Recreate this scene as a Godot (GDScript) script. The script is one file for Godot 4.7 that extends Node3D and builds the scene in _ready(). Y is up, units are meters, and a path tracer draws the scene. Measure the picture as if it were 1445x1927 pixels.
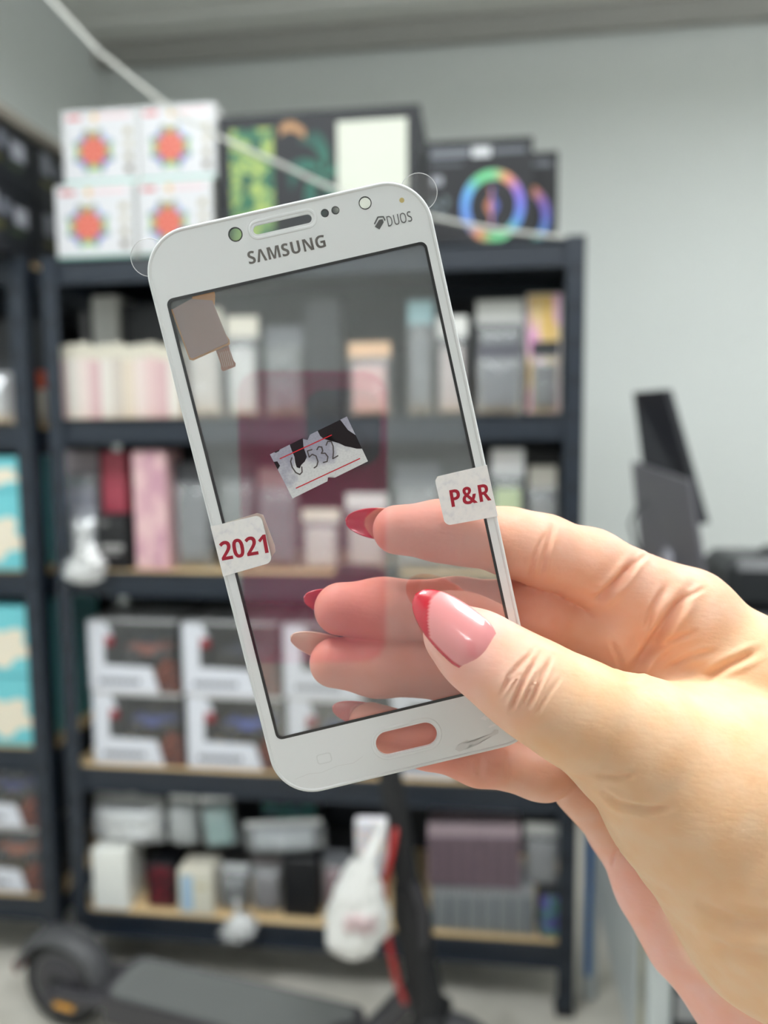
extends Node3D
# A hand holds a white phone touch panel in front of shop shelves.

const FOCAL := 1447.0            # focal length in pixels of the 1445 x 1927 frame
const MID := Vector2(722.5, 963.5)
const SHELF_Z := -1.77           # front plane of the shelving
var eye: Transform3D
var mats := {}
var cache := {}
var taken := {}
var rng := RandomNumberGenerator.new()

# ---------- places ----------
func local_at(px: float, py: float, depth: float) -> Vector3:
	return Vector3((px - MID.x) / FOCAL * depth, -(py - MID.y) / FOCAL * depth, -depth)

func on_plane(px: float, py: float, z: float) -> Vector3:
	var d: Vector3 = eye.basis * local_at(px, py, 1.0)
	return eye.origin + d * ((z - eye.origin.z) / d.z)

func on_floor(px: float, py: float, y := 0.0) -> Vector3:
	var d: Vector3 = eye.basis * local_at(px, py, 1.0)
	return eye.origin + d * ((y - eye.origin.y) / d.y)

# ---------- nodes ----------
func numbered(called: String) -> String:
	if not taken.has(called):
		taken[called] = 0
		return called
	taken[called] += 1
	return "%s_%03d" % [called, taken[called]]

func tag(o: Node, label: String, category: String, group := "") -> void:
	o.set_meta("label", label)
	o.set_meta("category", category)
	if group != "":
		o.set_meta("group", group)

func thing(called: String, label: String, category: String, at := Vector3.ZERO, turn := 0.0, group := "") -> Node3D:
	var o := Node3D.new()
	o.name = numbered(called)
	add_child(o)
	o.position = at
	o.rotation.y = turn
	tag(o, label, category, group)
	return o

func part(called: String, mesh: Mesh, mat: Material, parent: Node, at := Vector3.ZERO, label := "") -> MeshInstance3D:
	var o := MeshInstance3D.new()
	o.name = called
	o.mesh = mesh
	o.material_override = null
	if mesh is PrimitiveMesh:
		mesh.material = mat
	else:
		for s in mesh.get_surface_count():
			o.set_surface_override_material(s, mat)
	o.position = at
	parent.add_child(o, true)
	if label != "":
		o.set_meta("label", label)
	return o

func structure(called: String, mesh: Mesh, mat: Material, at := Vector3.ZERO, label := "") -> MeshInstance3D:
	var o := part(called, mesh, mat, self, at)
	o.set_meta("kind", "structure")
	if label != "":
		o.set_meta("label", label)
	return o

# ---------- materials ----------
func mat(called: String, c: Color, rough := 0.6, metal := 0.0) -> StandardMaterial3D:
	if mats.has(called):
		return mats[called]
	var m := StandardMaterial3D.new()
	m.resource_name = called
	m.albedo_color = c
	m.roughness = rough
	m.metallic = metal
	mats[called] = m
	return m

func rgb8(r: int, g: int, b: int) -> Color:
	return Color(r / 255.0, g / 255.0, b / 255.0)

func noise_tex(freq: float, ramp: Array, seed_n: int, size := 256, kind := FastNoiseLite.TYPE_SIMPLEX_SMOOTH) -> NoiseTexture2D:
	var n := FastNoiseLite.new()
	n.seed = seed_n
	n.frequency = freq
	n.noise_type = kind
	n.fractal_octaves = 4
	var t := NoiseTexture2D.new()
	t.width = size
	t.height = size
	t.seamless = true
	t.noise = n
	if ramp.size() > 0:
		var g := Gradient.new()
		var offs := PackedFloat32Array()
		var cols := PackedColorArray()
		for i in ramp.size():
			offs.append(float(i) / (ramp.size() - 1))
			cols.append(ramp[i])
		g.offsets = offs
		g.colors = cols
		t.color_ramp = g
	return t

func relief_tex(freq: float, seed_n: int, strength: float, size := 256, kind := FastNoiseLite.TYPE_SIMPLEX_SMOOTH) -> NoiseTexture2D:
	var t := noise_tex(freq, [], seed_n, size, kind)
	t.as_normal_map = true
	t.bump_strength = strength
	return t

func clear_mat(called: String, c: Color, rough := 0.05, spec := 0.5) -> StandardMaterial3D:
	if mats.has(called):
		return mats[called]
	var m := mat(called, c, rough)
	m.transparency = BaseMaterial3D.TRANSPARENCY_ALPHA
	m.metallic_specular = spec
	return m

func printed(called: String, im: Image, rough := 0.35) -> StandardMaterial3D:
	if mats.has(called):
		return mats[called]
	var m := mat(called, Color.WHITE, rough)
	m.albedo_texture = ImageTexture.create_from_image(im)
	return m

# ---------- meshes ----------
func quad(st: SurfaceTool, a: Vector3, b: Vector3, c: Vector3, d: Vector3, u := [Vector2(0, 1), Vector2(0, 0), Vector2(1, 0), Vector2(1, 1)]) -> void:
	# a, b, c, d clockwise as seen from the front
	var v := [a, b, c, a, c, d]
	var w := [u[0], u[1], u[2], u[0], u[2], u[3]]
	for i in 6:
		st.set_uv(w[i])
		st.add_vertex(v[i])

func flat_tool() -> SurfaceTool:
	var st := SurfaceTool.new()
	st.begin(Mesh.PRIMITIVE_TRIANGLES)
	st.set_smooth_group(-1)
	return st

func done(st: SurfaceTool) -> ArrayMesh:
	st.generate_normals()
	return st.commit()

func box(x: float, y: float, z: float, b := 0.002) -> ArrayMesh:
	# chamfered box about the origin
	var key := "box %f %f %f %f" % [x, y, z, b]
	if cache.has(key):
		return cache[key]
	b = minf(b, minf(x, minf(y, z)) * 0.4)
	var st := flat_tool()
	var h := Vector3(x, y, z) * 0.5
	var axes := [Vector3.RIGHT, Vector3.UP, Vector3.BACK]
	var corner := func(s: Vector3, axis: int) -> Vector3:
		var p := Vector3.ZERO
		for k in 3:
			p[k] = s[k] * (h[k] - (0.0 if k == axis else b))
		return p
	var tri := func(p: Array) -> void:
		var mid := Vector3.ZERO
		for q in p:
			mid += q
		var n: Vector3 = (p[1] - p[0]).cross(p[2] - p[0])
		if n.dot(mid) > 0:
			p.reverse()
		for k in range(1, p.size() - 1):
			st.add_vertex(p[0])
			st.add_vertex(p[k])
			st.add_vertex(p[k + 1])
	for ax in 3:
		var u := (ax + 1) % 3
		var w := (ax + 2) % 3
		for s in [-1.0, 1.0]:
			var f := []
			for c in [[-1, -1], [1, -1], [1, 1], [-1, 1]]:
				var sg := Vector3.ZERO
				sg[ax] = s
				sg[u] = c[0]
				sg[w] = c[1]
				f.append(corner.call(sg, ax))
			tri.call(f)
		for s in [[-1, -1], [1, -1], [1, 1], [-1, 1]]:
			var sa := Vector3.ZERO
			sa[u] = s[0]
			sa[w] = s[1]
			var f := []
			for e in [-1.0, 1.0]:
				sa[ax] = e
				f.append(corner.call(sa, u))
			for e in [1.0, -1.0]:
				sa[ax] = e
				f.append(corner.call(sa, w))
			tri.call(f)
	for sx in [-1.0, 1.0]:
		for sy in [-1.0, 1.0]:
			for sz in [-1.0, 1.0]:
				var s := Vector3(sx, sy, sz)
				tri.call([corner.call(s, 0), corner.call(s, 1), corner.call(s, 2)])
	cache[key] = done(st)
	return cache[key]

func face(x: float, y: float) -> ArrayMesh:
	# a printed sheet 0.4 mm thick whose front face carries the picture
	var key := "face %f %f" % [x, y]
	if cache.has(key):
		return cache[key]
	var st := flat_tool()
	var a := Vector3(-x / 2, -y / 2, 0.0002)
	var b := Vector3(-x / 2, y / 2, 0.0002)
	var c := Vector3(x / 2, y / 2, 0.0002)
	var d := Vector3(x / 2, -y / 2, 0.0002)
	var k := Vector3(0, 0, -0.0004)
	quad(st, a, b, c, d)
	var edge := [Vector2.ZERO, Vector2.ZERO, Vector2.ZERO, Vector2.ZERO]
	quad(st, d + k, c + k, b + k, a + k, edge)
	quad(st, a + k, b + k, b, a, edge)
	quad(st, d, c, c + k, d + k, edge)
	quad(st, b, b + k, c + k, c, edge)
	quad(st, a + k, a, d, d + k, edge)
	cache[key] = done(st)
	return cache[key]

func rrect(x0: float, y0: float, x1: float, y1: float, r: float, n := 6) -> PackedVector2Array:
	var p := PackedVector2Array()
	var cs := [Vector2(x1 - r, y1 - r), Vector2(x0 + r, y1 - r), Vector2(x0 + r, y0 + r), Vector2(x1 - r, y0 + r)]
	for k in 4:
		for i in n + 1:
			p.append(cs[k] + Vector2.from_angle(PI / 2 * (k + float(i) / n)) * r)
	return p

func disc(c: Vector2, r: float, n := 24) -> PackedVector2Array:
	var p := PackedVector2Array()
	for i in n:
		p.append(c + Vector2.from_angle(TAU * i / n) * r)
	return p

func sheet(poly: PackedVector2Array, z0: float, z1: float, scale := 1.0) -> ArrayMesh:
	# a flat plate with that outline, from z0 to z1 (z1 in front); uv over its bounds
	var st := flat_tool()
	var p := PackedVector2Array()
	for q in poly:
		p.append(q * scale)
	if Geometry2D.is_polygon_clockwise(p):
		p.reverse()
	var lo := p[0]
	var hi := p[0]
	for q in p:
		lo = lo.min(q)
		hi = hi.max(q)
	var tris := Geometry2D.triangulate_polygon(p)
	for i in range(0, tris.size(), 3):
		for k in [0, 2, 1]:
			var q := p[tris[i + k]]
			st.set_uv(Vector2((q.x - lo.x) / (hi.x - lo.x), 1.0 - (q.y - lo.y) / (hi.y - lo.y)))
			st.add_vertex(Vector3(q.x, q.y, z1))
		for k in [0, 1, 2]:
			var q := p[tris[i + k]]
			st.set_uv(Vector2((q.x - lo.x) / (hi.x - lo.x), 1.0 - (q.y - lo.y) / (hi.y - lo.y)))
			st.add_vertex(Vector3(q.x, q.y, z0))
	var e := [Vector2.ZERO, Vector2.ZERO, Vector2.ZERO, Vector2.ZERO]
	for i in p.size():
		var a := p[i]
		var b := p[(i + 1) % p.size()]
		quad(st, Vector3(a.x, a.y, z0), Vector3(a.x, a.y, z1), Vector3(b.x, b.y, z1), Vector3(b.x, b.y, z0), e)
	return done(st)

func ring_plate(outer: PackedVector2Array, inner: PackedVector2Array, z0: float, z1: float, scale := 1.0) -> ArrayMesh:
	# both loops counter-clockwise with the same number of points
	var st := flat_tool()
	var n := outer.size()
	for i in n:
		var a := outer[i] * scale
		var b := outer[(i + 1) % n] * scale
		var c := inner[i] * scale
		var d := inner[(i + 1) % n] * scale
		quad(st, Vector3(c.x, c.y, z1), Vector3(d.x, d.y, z1), Vector3(b.x, b.y, z1), Vector3(a.x, a.y, z1))
		quad(st, Vector3(a.x, a.y, z0), Vector3(b.x, b.y, z0), Vector3(d.x, d.y, z0), Vector3(c.x, c.y, z0))
		quad(st, Vector3(a.x, a.y, z0), Vector3(a.x, a.y, z1), Vector3(b.x, b.y, z1), Vector3(b.x, b.y, z0))
		quad(st, Vector3(d.x, d.y, z0), Vector3(d.x, d.y, z1), Vector3(c.x, c.y, z1), Vector3(c.x, c.y, z0))
	return done(st)

func tube(pts: Array, radii, sides := 10, closed := false) -> ArrayMesh:
	# swept round bar with caps; radii is a number or an array
	var st := SurfaceTool.new()
	st.begin(Mesh.PRIMITIVE_TRIANGLES)
	st.set_smooth_group(0)
	var n := pts.size()
	var rings := []
	var side := Vector3.ZERO
	for i in n:
		var before: Vector3 = pts[(i - 1 + n) % n] if closed else pts[maxi(i - 1, 0)]
		var after: Vector3 = pts[(i + 1) % n] if closed else pts[mini(i + 1, n - 1)]
		var dir := (after - before).normalized()
		if side == Vector3.ZERO:
			side = dir.cross(Vector3.UP if absf(dir.y) < 0.9 else Vector3.RIGHT).normalized()
		side = (side - dir * side.dot(dir)).normalized()
		var up := dir.cross(side)
		var r: float = radii[i] if radii is Array else radii
		var ring := []
		for k in sides:
			var a := TAU * k / sides
			ring.append(pts[i] + (side * cos(a) + up * sin(a)) * r)
		rings.append(ring)
	for i in (n if closed else n - 1):
		var a: Array = rings[i]
		var b: Array = rings[(i + 1) % n]
		for k in sides:
			var l := (k + 1) % sides
			quad(st, a[k], a[l], b[l], b[k])
	if not closed:
		st.set_smooth_group(-1)
		for k in range(1, sides - 1):
			for v in [rings[0][0], rings[0][k + 1], rings[0][k]]:
				st.add_vertex(v)
			for v in [rings[n - 1][0], rings[n - 1][k], rings[n - 1][k + 1]]:
				st.add_vertex(v)
	return done(st)

func lathe(profile: Array, sides := 24, smooth := true) -> ArrayMesh:
	# profile of Vector2(radius, along z) turned about the z axis
	var st := SurfaceTool.new()
	st.begin(Mesh.PRIMITIVE_TRIANGLES)
	st.set_smooth_group(0 if smooth else -1)
	for i in profile.size() - 1:
		var p: Vector2 = profile[i]
		var q: Vector2 = profile[i + 1]
		for k in sides:
			var a := TAU * k / sides
			var b := TAU * (k + 1) / sides
			quad(st, Vector3(cos(a) * p.x, sin(a) * p.x, p.y), Vector3(cos(b) * p.x, sin(b) * p.x, p.y), Vector3(cos(b) * q.x, sin(b) * q.x, q.y), Vector3(cos(a) * q.x, sin(a) * q.x, q.y))
	return done(st)

func lettering(words: String, width: float, height: float, depth: float, bold := true, serif := false) -> Array:
	# [mesh, scale] of lettering that fills width x height, centred on the origin
	var f := SystemFont.new()
	f.font_names = PackedStringArray(["Droid Serif" if serif else "Droid Sans"])
	f.font_weight = 700 if bold else 400
	var t := TextMesh.new()
	t.text = words
	t.font = f
	t.font_size = 64
	t.pixel_size = 0.01
	t.depth = 0.1
	t.curve_step = 2.0
	var b := t.get_aabb()
	return [t, Vector3(width / b.size.x, height / b.size.y, depth / 0.1), b.get_center()]

func write(called: String, words: String, at: Vector3, width: float, height: float, depth: float, m: Material, parent: Node, spin := 0.0, bold := true) -> MeshInstance3D:
	var l := lettering(words, width, height, depth, bold)
	var o := part(called, l[0], m, parent)
	var s: Vector3 = l[1]
	var c: Vector3 = l[2]
	o.transform = Transform3D(Basis(Vector3.BACK, spin) * Basis.from_scale(s), at) * Transform3D(Basis(), -c)
	return o

func ribbon(points: Array, width: float, z: float, scale := 1.0) -> ArrayMesh:
	# a flat pen stroke of that width with round ends, lying at height z
	var st := flat_tool()
	var t := 0.00003
	for i in points.size() - 1:
		var a: Vector2 = points[i] * scale
		var b: Vector2 = points[i + 1] * scale
		var d := (b - a).normalized() * width * 0.5
		var s := Vector2(-d.y, d.x)
		var loop := [a - s, a - s * 0.6 - d * 0.7, a + s * 0.6 - d * 0.7, a + s, b + s, b + s * 0.6 + d * 0.7, b - s * 0.6 + d * 0.7, b - s]
		for k in range(1, 7):
			for v in [loop[0], loop[k], loop[k + 1]]:
				st.add_vertex(Vector3(v.x, v.y, z + t))
	return done(st)

func _ready() -> void:
	rng.seed = 7
	eye = Transform3D(Basis(Vector3.UP, deg_to_rad(7.3)) * Basis(Vector3.RIGHT, deg_to_rad(-5.587)) * Basis(Vector3.BACK, deg_to_rad(-0.547)), Vector3(0, 1.4, 0))
	var cam := Camera3D.new()
	cam.name = "camera"
	var at := CameraAttributesPhysical.new()
	at.frustum_focal_length = 18.02
	at.frustum_focus_distance = 0.197
	at.exposure_aperture = 4.7
	at.frustum_near = 0.01
	at.frustum_far = 60.0
	cam.attributes = at
	add_child(cam)
	cam.transform = eye
	cam.near = 0.01
	cam.far = 60.0
	cam.fov = rad_to_deg(2.0 * atan(963.5 / FOCAL))
	var env := Environment.new()
	env.background_mode = Environment.BG_COLOR
	env.background_color = Color(0.02, 0.02, 0.022)
	env.tonemap_mode = Environment.TONE_MAPPER_LINEAR
	env.tonemap_exposure = 0.77
	env.sdfgi_enabled = true
	env.ssao_enabled = true
	env.ssil_enabled = true
	var we := WorldEnvironment.new()
	we.name = "surroundings"
	we.environment = env
	add_child(we)
	build_lamps()
	build_room()
	build_panel()
	build_hand()
	build_shelving()
	build_top_boxes()
	build_goods()
	build_scooter()
	build_desk()
	build_camera_phone()

# ---------- lamps and room ----------
func build_lamps() -> void:
	var glow := mat("led_diffuser", Color(1, 1, 1), 0.5)
	glow.emission_enabled = true
	glow.emission = Color(0.965, 0.985, 1.0)
	glow.emission_energy_multiplier = 4.0
	var rim := mat("lamp_frame", Color(0.85, 0.85, 0.85), 0.5)
	var spots := [
		[Vector3(0.5, 2.86, -0.05), "hanging lamp panel above the person holding the phone panel", 2.35],
		[Vector3(-0.85, 2.86, -0.3), "hanging lamp panel in front of the shelving", 2.7],
		[Vector3(1.5, 2.86, -1.5), "hanging lamp panel above the counter", 3.0],
		[Vector3(-0.6, 2.86, 3.2), "hanging lamp panel at the far end of the room behind the camera", 2.2]]
	for s in spots:
		var o := thing("ceiling_lamp", s[1], "lamp", s[0], 0.0, "hanging lamp panels")
		part("frame", box(0.64, 0.04, 0.64, 0.004), rim, o)
		part("diffuser", box(0.6, 0.006, 0.6, 0.002), glow, o, Vector3(0, -0.0231, 0))
		part("upper_diffuser", box(0.6, 0.006, 0.6, 0.002), glow, o, Vector3(0, 0.0231, 0))
		for c in [Vector2(-0.28, -0.28), Vector2(0.28, -0.28), Vector2(0.28, 0.28), Vector2(-0.28, 0.28)]:
			part("hanging_wire", tube([Vector3(c.x, 0.026, c.y), Vector3(c.x, 0.318, c.y)], 0.0015, 6), rim, o)
		for up in 2:
			var l := AreaLight3D.new()
			l.name = "lamp_light" if up == 0 else "lamp_uplight"
			l.area_size = Vector2(0.6, 0.6)
			l.light_energy = s[2] * (1.0 if up == 0 else 1.1)
			l.light_color = Color(0.965, 0.985, 1.0)
			l.area_range = 12.0
			l.area_attenuation = 2.0
			l.shadow_enabled = true
			l.rotation_degrees = Vector3(-90 if up == 0 else 90, 0, 0)
			l.position = Vector3(0, -0.03 if up == 0 else 0.03, 0)
			o.add_child(l)

func build_room() -> void:
	var wall := mat("wall_paint", rgb8(226, 230, 228), 0.75)
	wall.normal_enabled = true
	wall.normal_texture = relief_tex(0.02, 3, 2.0)
	wall.normal_scale = 0.25
	wall.uv1_triplanar = true
	wall.uv1_scale = Vector3(1.5, 1.5, 1.5)
	var ceil_m := mat("ceiling_panel", rgb8(226, 226, 221), 0.8)
	var floor_m := mat("floor_screed", Color.WHITE, 0.55)
	floor_m.albedo_texture = noise_tex(0.012, [rgb8(192, 187, 176), rgb8(216, 211, 200), rgb8(204, 200, 190)], 5, 512)
	floor_m.uv1_triplanar = true
	floor_m.uv1_world_triplanar = true
	floor_m.uv1_scale = Vector3(0.8, 0.8, 0.8)
	structure("floor", box(6.0, 0.1, 9.2, 0.001), floor_m, Vector3(0.6, -0.05, 0.8), "grey beige screed floor")
	structure("wall_back", box(6.0, 3.5, 0.1, 0.001), wall, Vector3(0.6, 1.7, -3.6), "pale grey back wall")
	structure("wall_left", box(0.1, 3.5, 9.2, 0.001), wall, Vector3(-1.8, 1.7, 0.8), "pale grey side wall beside the shelving")
	structure("wall_right", box(0.1, 3.5, 9.2, 0.001), wall, Vector3(3.2, 1.7, 0.8))
	structure("wall_front", box(6.0, 3.5, 0.1, 0.001), wall, Vector3(0.6, 1.7, 5.1))
	var c := structure("ceiling", box(6.0, 0.1, 9.2, 0.001), ceil_m, Vector3(0.6, 3.23, 0.8), "grey panelled ceiling with shallow ribs")
	for k in 12:
		part("ceiling_rib", box(6.0, 0.022, 0.05, 0.006), ceil_m, c, Vector3(0, -0.06, -4.1 + 0.72 * k))
	structure("trim_1", box(5.0, 0.09, 0.06, 0.006), mat("trim_grey", rgb8(172, 171, 166), 0.6), Vector3(0.7, 3.135, -3.5), "grey trim where back wall meets ceiling")

# ---------- the phone touch panel ----------
func build_panel() -> void:
	var b := Basis(Vector3(0.9737, 0.2270, -0.0179), Vector3(-0.2243, 0.9698, 0.0961), Vector3(0.0392, -0.0896, 0.9952)).orthonormalized()
	var root := thing("phone_touch_panel", "white bezelled phone touch panel with clear window held between thumb and fingers", "touch panel")
	root.transform = eye * Transform3D(b, Vector3(-0.00891571, 0.0037979, -0.19709019))
	var mm := 0.001
	var white := mat("bezel_white", rgb8(240, 243, 243), 0.32)
	white.clearcoat_enabled = true
	white.clearcoat = 1.0
	white.clearcoat_roughness = 0.04
	# bezel plate with its openings
	var outline := rrect(-35.75, -74, 35.75, 74, 11.0, 12)
	var window := rrect(-33.0, -58.0, 33.2, 58.1, 1.6, 4)
	var plate := CSGPolygon3D.new()
	plate.name = "bezel"
	plate.polygon = outline
	plate.depth = 0.8
	plate.scale = Vector3.ONE * mm
	plate.material = white
	root.add_child(plate)
	var holes := [window, rrect(-8.0, 68.6, 6.8, 70.9, 1.14, 6), rrect(-8.1, -69.0, 8.3, -62.6, 3.1, 8), disc(Vector2(-12.5, 69.8), 1.75), disc(Vector2(10.25, 70.05), 0.95, 16), disc(Vector2(12.95, 70.15), 0.95, 16), disc(Vector2(20.55, 70.3), 1.55)]
	for h in holes:
		var c := CSGPolygon3D.new()
		c.name = "opening"
		c.polygon = h
		c.depth = 3.0
		c.operation = CSGShape3D.OPERATION_SUBTRACTION
		c.position.z = 1.0
		c.material = white
		plate.add_child(c, true)
	# rounded glassy edge
	var edge := []
	for q in rrect(-35.55, -73.8, 35.55, 73.8, 10.8, 14):
		edge.append(Vector3(q.x, q.y, -0.42) * mm)
	var rim := mat("edge_milky", rgb8(222, 225, 224), 0.18)
	rim.clearcoat_enabled = true
	part("edge_rim", tube(edge, 0.62 * mm, 10, true), rim, root, Vector3.ZERO, "milky rounded rim")
	# window layers
	var glass := clear_mat("cover_glass", Color(0.93, 0.95, 0.95, 0.012), 0.0, 0.5)
	var film := clear_mat("touch_film", Color(0.86, 0.88, 0.92, 0.02), 0.02, 0.5)
	var wrap := clear_mat("wrap_film", Color(0.95, 0.95, 0.95, 0.012), 0.02, 0.5)
	part("cover_glass", single(rrect(-33.0, -58.0, 33.2, 58.1, 1.6, 4), -0.15 * mm, mm), glass, root, Vector3.ZERO, "clear display window")
	part("cover_glass_back", single(rrect(-33.0, -58.0, 33.2, 58.1, 1.6, 4), -0.45 * mm, mm), glass, root)
	part("touch_film_back", single(rrect(-33.0, -58.0, 33.2, 58.1, 1.6, 4), -0.8 * mm, mm), film, root)
	part("touch_film", single(rrect(-33.0, -58.0, 33.2, 58.1, 1.6, 4), -0.7 * mm, mm), film, root, Vector3.ZERO, "faintly tinted sensor film behind the window")
	# protective film that shows at two corners as round tabs
	var tabs := part("protective_film", single(rrect(-35.2, -73.4, 35.2, 73.4, 10.6, 8), 0.9 * mm - 0.78 * mm, mm), wrap, root, Vector3.ZERO, "clear protective film")
	var tab_m := clear_mat("film_tab", Color(0.82, 0.8, 0.8, 0.08), 0.03, 0.5)
	for t in [[Vector2(-34.6, 69.2), 4.6], [Vector2(34.3, 70.3), 4.6]]:
		var d := disc(t[0], t[1], 40)
		part("pull_tab", single(d, -0.95 * mm, mm), tab_m, tabs, Vector3.ZERO, "round clear pull tab")
		var loop := []
		for q in d:
			loop.append(Vector3(q.x, q.y, -0.95) * mm)
		part("tab_edge", tube(loop, 0.1 * mm, 6, true), clear_mat("film_edge", Color(0.9, 0.9, 0.9, 0.5), 0.1), tabs)
	# black line round the window and rims of the small openings
	var black := mat("bezel_black", rgb8(10, 10, 16), 0.3)
	part("window_border", ring_plate(rrect(-33.1, -58.1, 33.3, 58.2, 1.7, 5), rrect(-32.4, -57.4, 32.6, 57.5, 1.2, 5), -0.2 * mm, 0.03 * mm, mm), black, root, Vector3.ZERO, "black line round the window")
	var lens_dark := clear_mat("lens_green", Color(0.22, 0.26, 0.22, 0.45), 0.05)
	for q in [[Vector2(-12.5, 69.8), 1.78, 1.5], [Vector2(10.25, 70.05), 1.0, 0.82], [Vector2(12.95, 70.15), 1.0, 0.82], [Vector2(20.55, 70.3), 1.6, 1.38]]:
		var ring := part("opening_rim", ring_plate(disc(q[0], q[1], 32), disc(q[0], q[2], 32), -0.3 * mm, 0.03 * mm, mm), black, root, Vector3.ZERO, "thin black ring round a sensor opening")
		part("lens_cover", single(disc(q[0], q[2], 24), -0.4 * mm, mm), lens_dark if q[2] < 1.0 else clear_mat("lens_clear", Color(0.5, 0.5, 0.42, 0.22), 0.05), ring)
	# raised lips round the speaker slot and the home key
	for q in [rrect(-8.9, 67.7, 7.7, 71.8, 2.0, 10), rrect(-9.0, -69.9, 9.2, -61.7, 4.0, 10)]:
		var loop := []
		for v in q:
			loop.append(Vector3(v.x, v.y, 0.0) * mm)
		var lip := part("slot_lip", tube(loop, 0.4 * mm, 8, true), white, root, Vector3.ZERO, "raised white lip")
		lip.scale.z = 0.22
	var led := mat("indicator_gold", rgb8(206, 186, 120), 0.4)
	part("indicator", sheet(disc(Vector2(29.6, 69.0), 0.62), -0.1 * mm, 0.02 * mm, mm), led, root, Vector3.ZERO, "tiny gold indicator dot")
	# print
	var taupe := mat("print_taupe", rgb8(108, 103, 98), 0.35, 0.3)
	write("brand_lettering", "SΛMSUNG", Vector3(-1.05, 63.55, 0.03) * mm, 19.6 * mm, 3.1 * mm, 0.05 * mm, taupe, root)
	var grey := mat("print_grey", rgb8(98, 98, 98), 0.35, 0.2)
	write("model_lettering", "DUOS", Vector3(28.0, 64.75, 0.03) * mm, 6.2 * mm, 2.55 * mm, 0.05 * mm, grey, root, 0.0, false)
	var badge := part("card_badge", sheet(PackedVector2Array([Vector2(21.6, 64.2), Vector2(22.6, 63.3), Vector2(24.0, 64.8), Vector2(23.9, 65.6), Vector2(23.0, 65.6)]), 0.0, 0.04 * mm, mm), grey, root, Vector3.ZERO, "grey badge of two small cards")
	part("card_outline", ribbon([Vector2(21.7, 64.9), Vector2(22.9, 66.3), Vector2(24.2, 66.1), Vector2(24.4, 65.2)], 0.35 * mm, 0.03 * mm, mm), grey, badge)
	var silver := mat("print_silver", rgb8(246, 246, 246), 0.3)
	var back_icon := part("back_icon", ribbon([Vector2(21.2, -65.2), Vector2(23.6, -65.5), Vector2(24.6, -66.1), Vector2(24.7, -66.9), Vector2(24.0, -67.6), Vector2(22.2, -67.9)], 0.5 * mm, 0.03 * mm, mm), silver, root, Vector3.ZERO, "pale bent back arrow")
	part("arrow_head", sheet(PackedVector2Array([Vector2(20.3, -65.1), Vector2(21.9, -64.3), Vector2(21.8, -66.1)]), 0.0, 0.05 * mm, mm), silver, back_icon)
	var faint := mat("print_faint", rgb8(229, 232, 231), 0.25)
	part("recents_icon", ring_plate(rrect(-24.2, -67.2, -20.2, -64.4, 0.8, 4), rrect(-23.9, -66.9, -20.5, -64.7, 0.6, 4), 0.0, 0.03 * mm, mm), faint, root, Vector3.ZERO, "faint recents icon")
	var smear := mat("glue_smear", rgb8(226, 227, 226), 0.15)
	part("glue_smear", sheet(PackedVector2Array([Vector2(12.0, -71.8), Vector2(13.2, -70.6), Vector2(15.6, -70.0), Vector2(17.2, -70.9), Vector2(19.8, -70.2), Vector2(22.4, -69.9), Vector2(23.3, -69.0), Vector2(24.4, -69.2), Vector2(24.2, -70.2), Vector2(22.6, -70.5), Vector2(19.6, -71.0), Vector2(17.8, -71.9), Vector2(16.0, -71.4), Vector2(15.0, -72.4), Vector2(13.0, -72.6)]), 0.0, 0.03 * mm, mm), smear, root, Vector3.ZERO, "greyish glue smear")
	part("scratch", ribbon([Vector2(-31, -69.5), Vector2(-27, -68.9), Vector2(-24, -69.4), Vector2(-19, -68.6), Vector2(-15, -68.9), Vector2(-12, -67.6)], 0.1 * mm, 0.02 * mm, mm), smear, root)
	# flat cable behind the window
	var cable := part("flex_cable", sheet(PackedVector2Array([Vector2(-32.4, 55.9), Vector2(-27.2, 57.4), Vector2(-22.2, 55.9), Vector2(-20.7, 45.5), Vector2(-21.0, 44.9), Vector2(-30.6, 43.1), Vector2(-31.1, 43.5)]), -2.2 * mm, -1.7 * mm, mm), mat("flex_taupe", rgb8(150, 118, 110), 0.5), root, Vector3.ZERO, "taupe square of flat cable behind the window")
	part("cable_backing", sheet(PackedVector2Array([Vector2(-32.9, 56.2), Vector2(-31.4, 43.0), Vector2(-30.6, 42.6), Vector2(-20.6, 44.5), Vector2(-20.4, 45.5), Vector2(-22.6, 52.0)]), -2.5 * mm, -2.25 * mm, mm), mat("flex_amber", rgb8(190, 124, 24), 0.4), cable)
	part("cable_root", sheet(PackedVector2Array([Vector2(-27.2, 57.0), Vector2(-26.4, 60.5), Vector2(-21.0, 61.2), Vector2(-21.3, 57.2), Vector2(-22.0, 54.9), Vector2(-25.0, 55.8)]), -2.9 * mm, -2.6 * mm, mm), mat("flex_amber", rgb8(190, 124, 24), 0.4), cable)
	var tail := part("connector_tail", sheet(PackedVector2Array([Vector2(-24.5, 45.0), Vector2(-21.1, 45.5), Vector2(-20.7, 40.4), Vector2(-20.3, 39.6), Vector2(-20.6, 38.8), Vector2(-23.9, 38.3), Vector2(-24.3, 39.0), Vector2(-24.0, 39.9)]), -2.55 * mm, -2.3 * mm, mm), mat("flex_copper", rgb8(150, 82, 44), 0.4), cable)
	for k in 6:
		var x := -23.6 + k * 0.5
		part("contact", ribbon([Vector2(x + 0.05, 43.0), Vector2(x, 39.3)], 0.2 * mm, -2.27 * mm, mm), mat("contact_grey", rgb8(176, 150, 130), 0.35, 0.4), tail)
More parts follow.
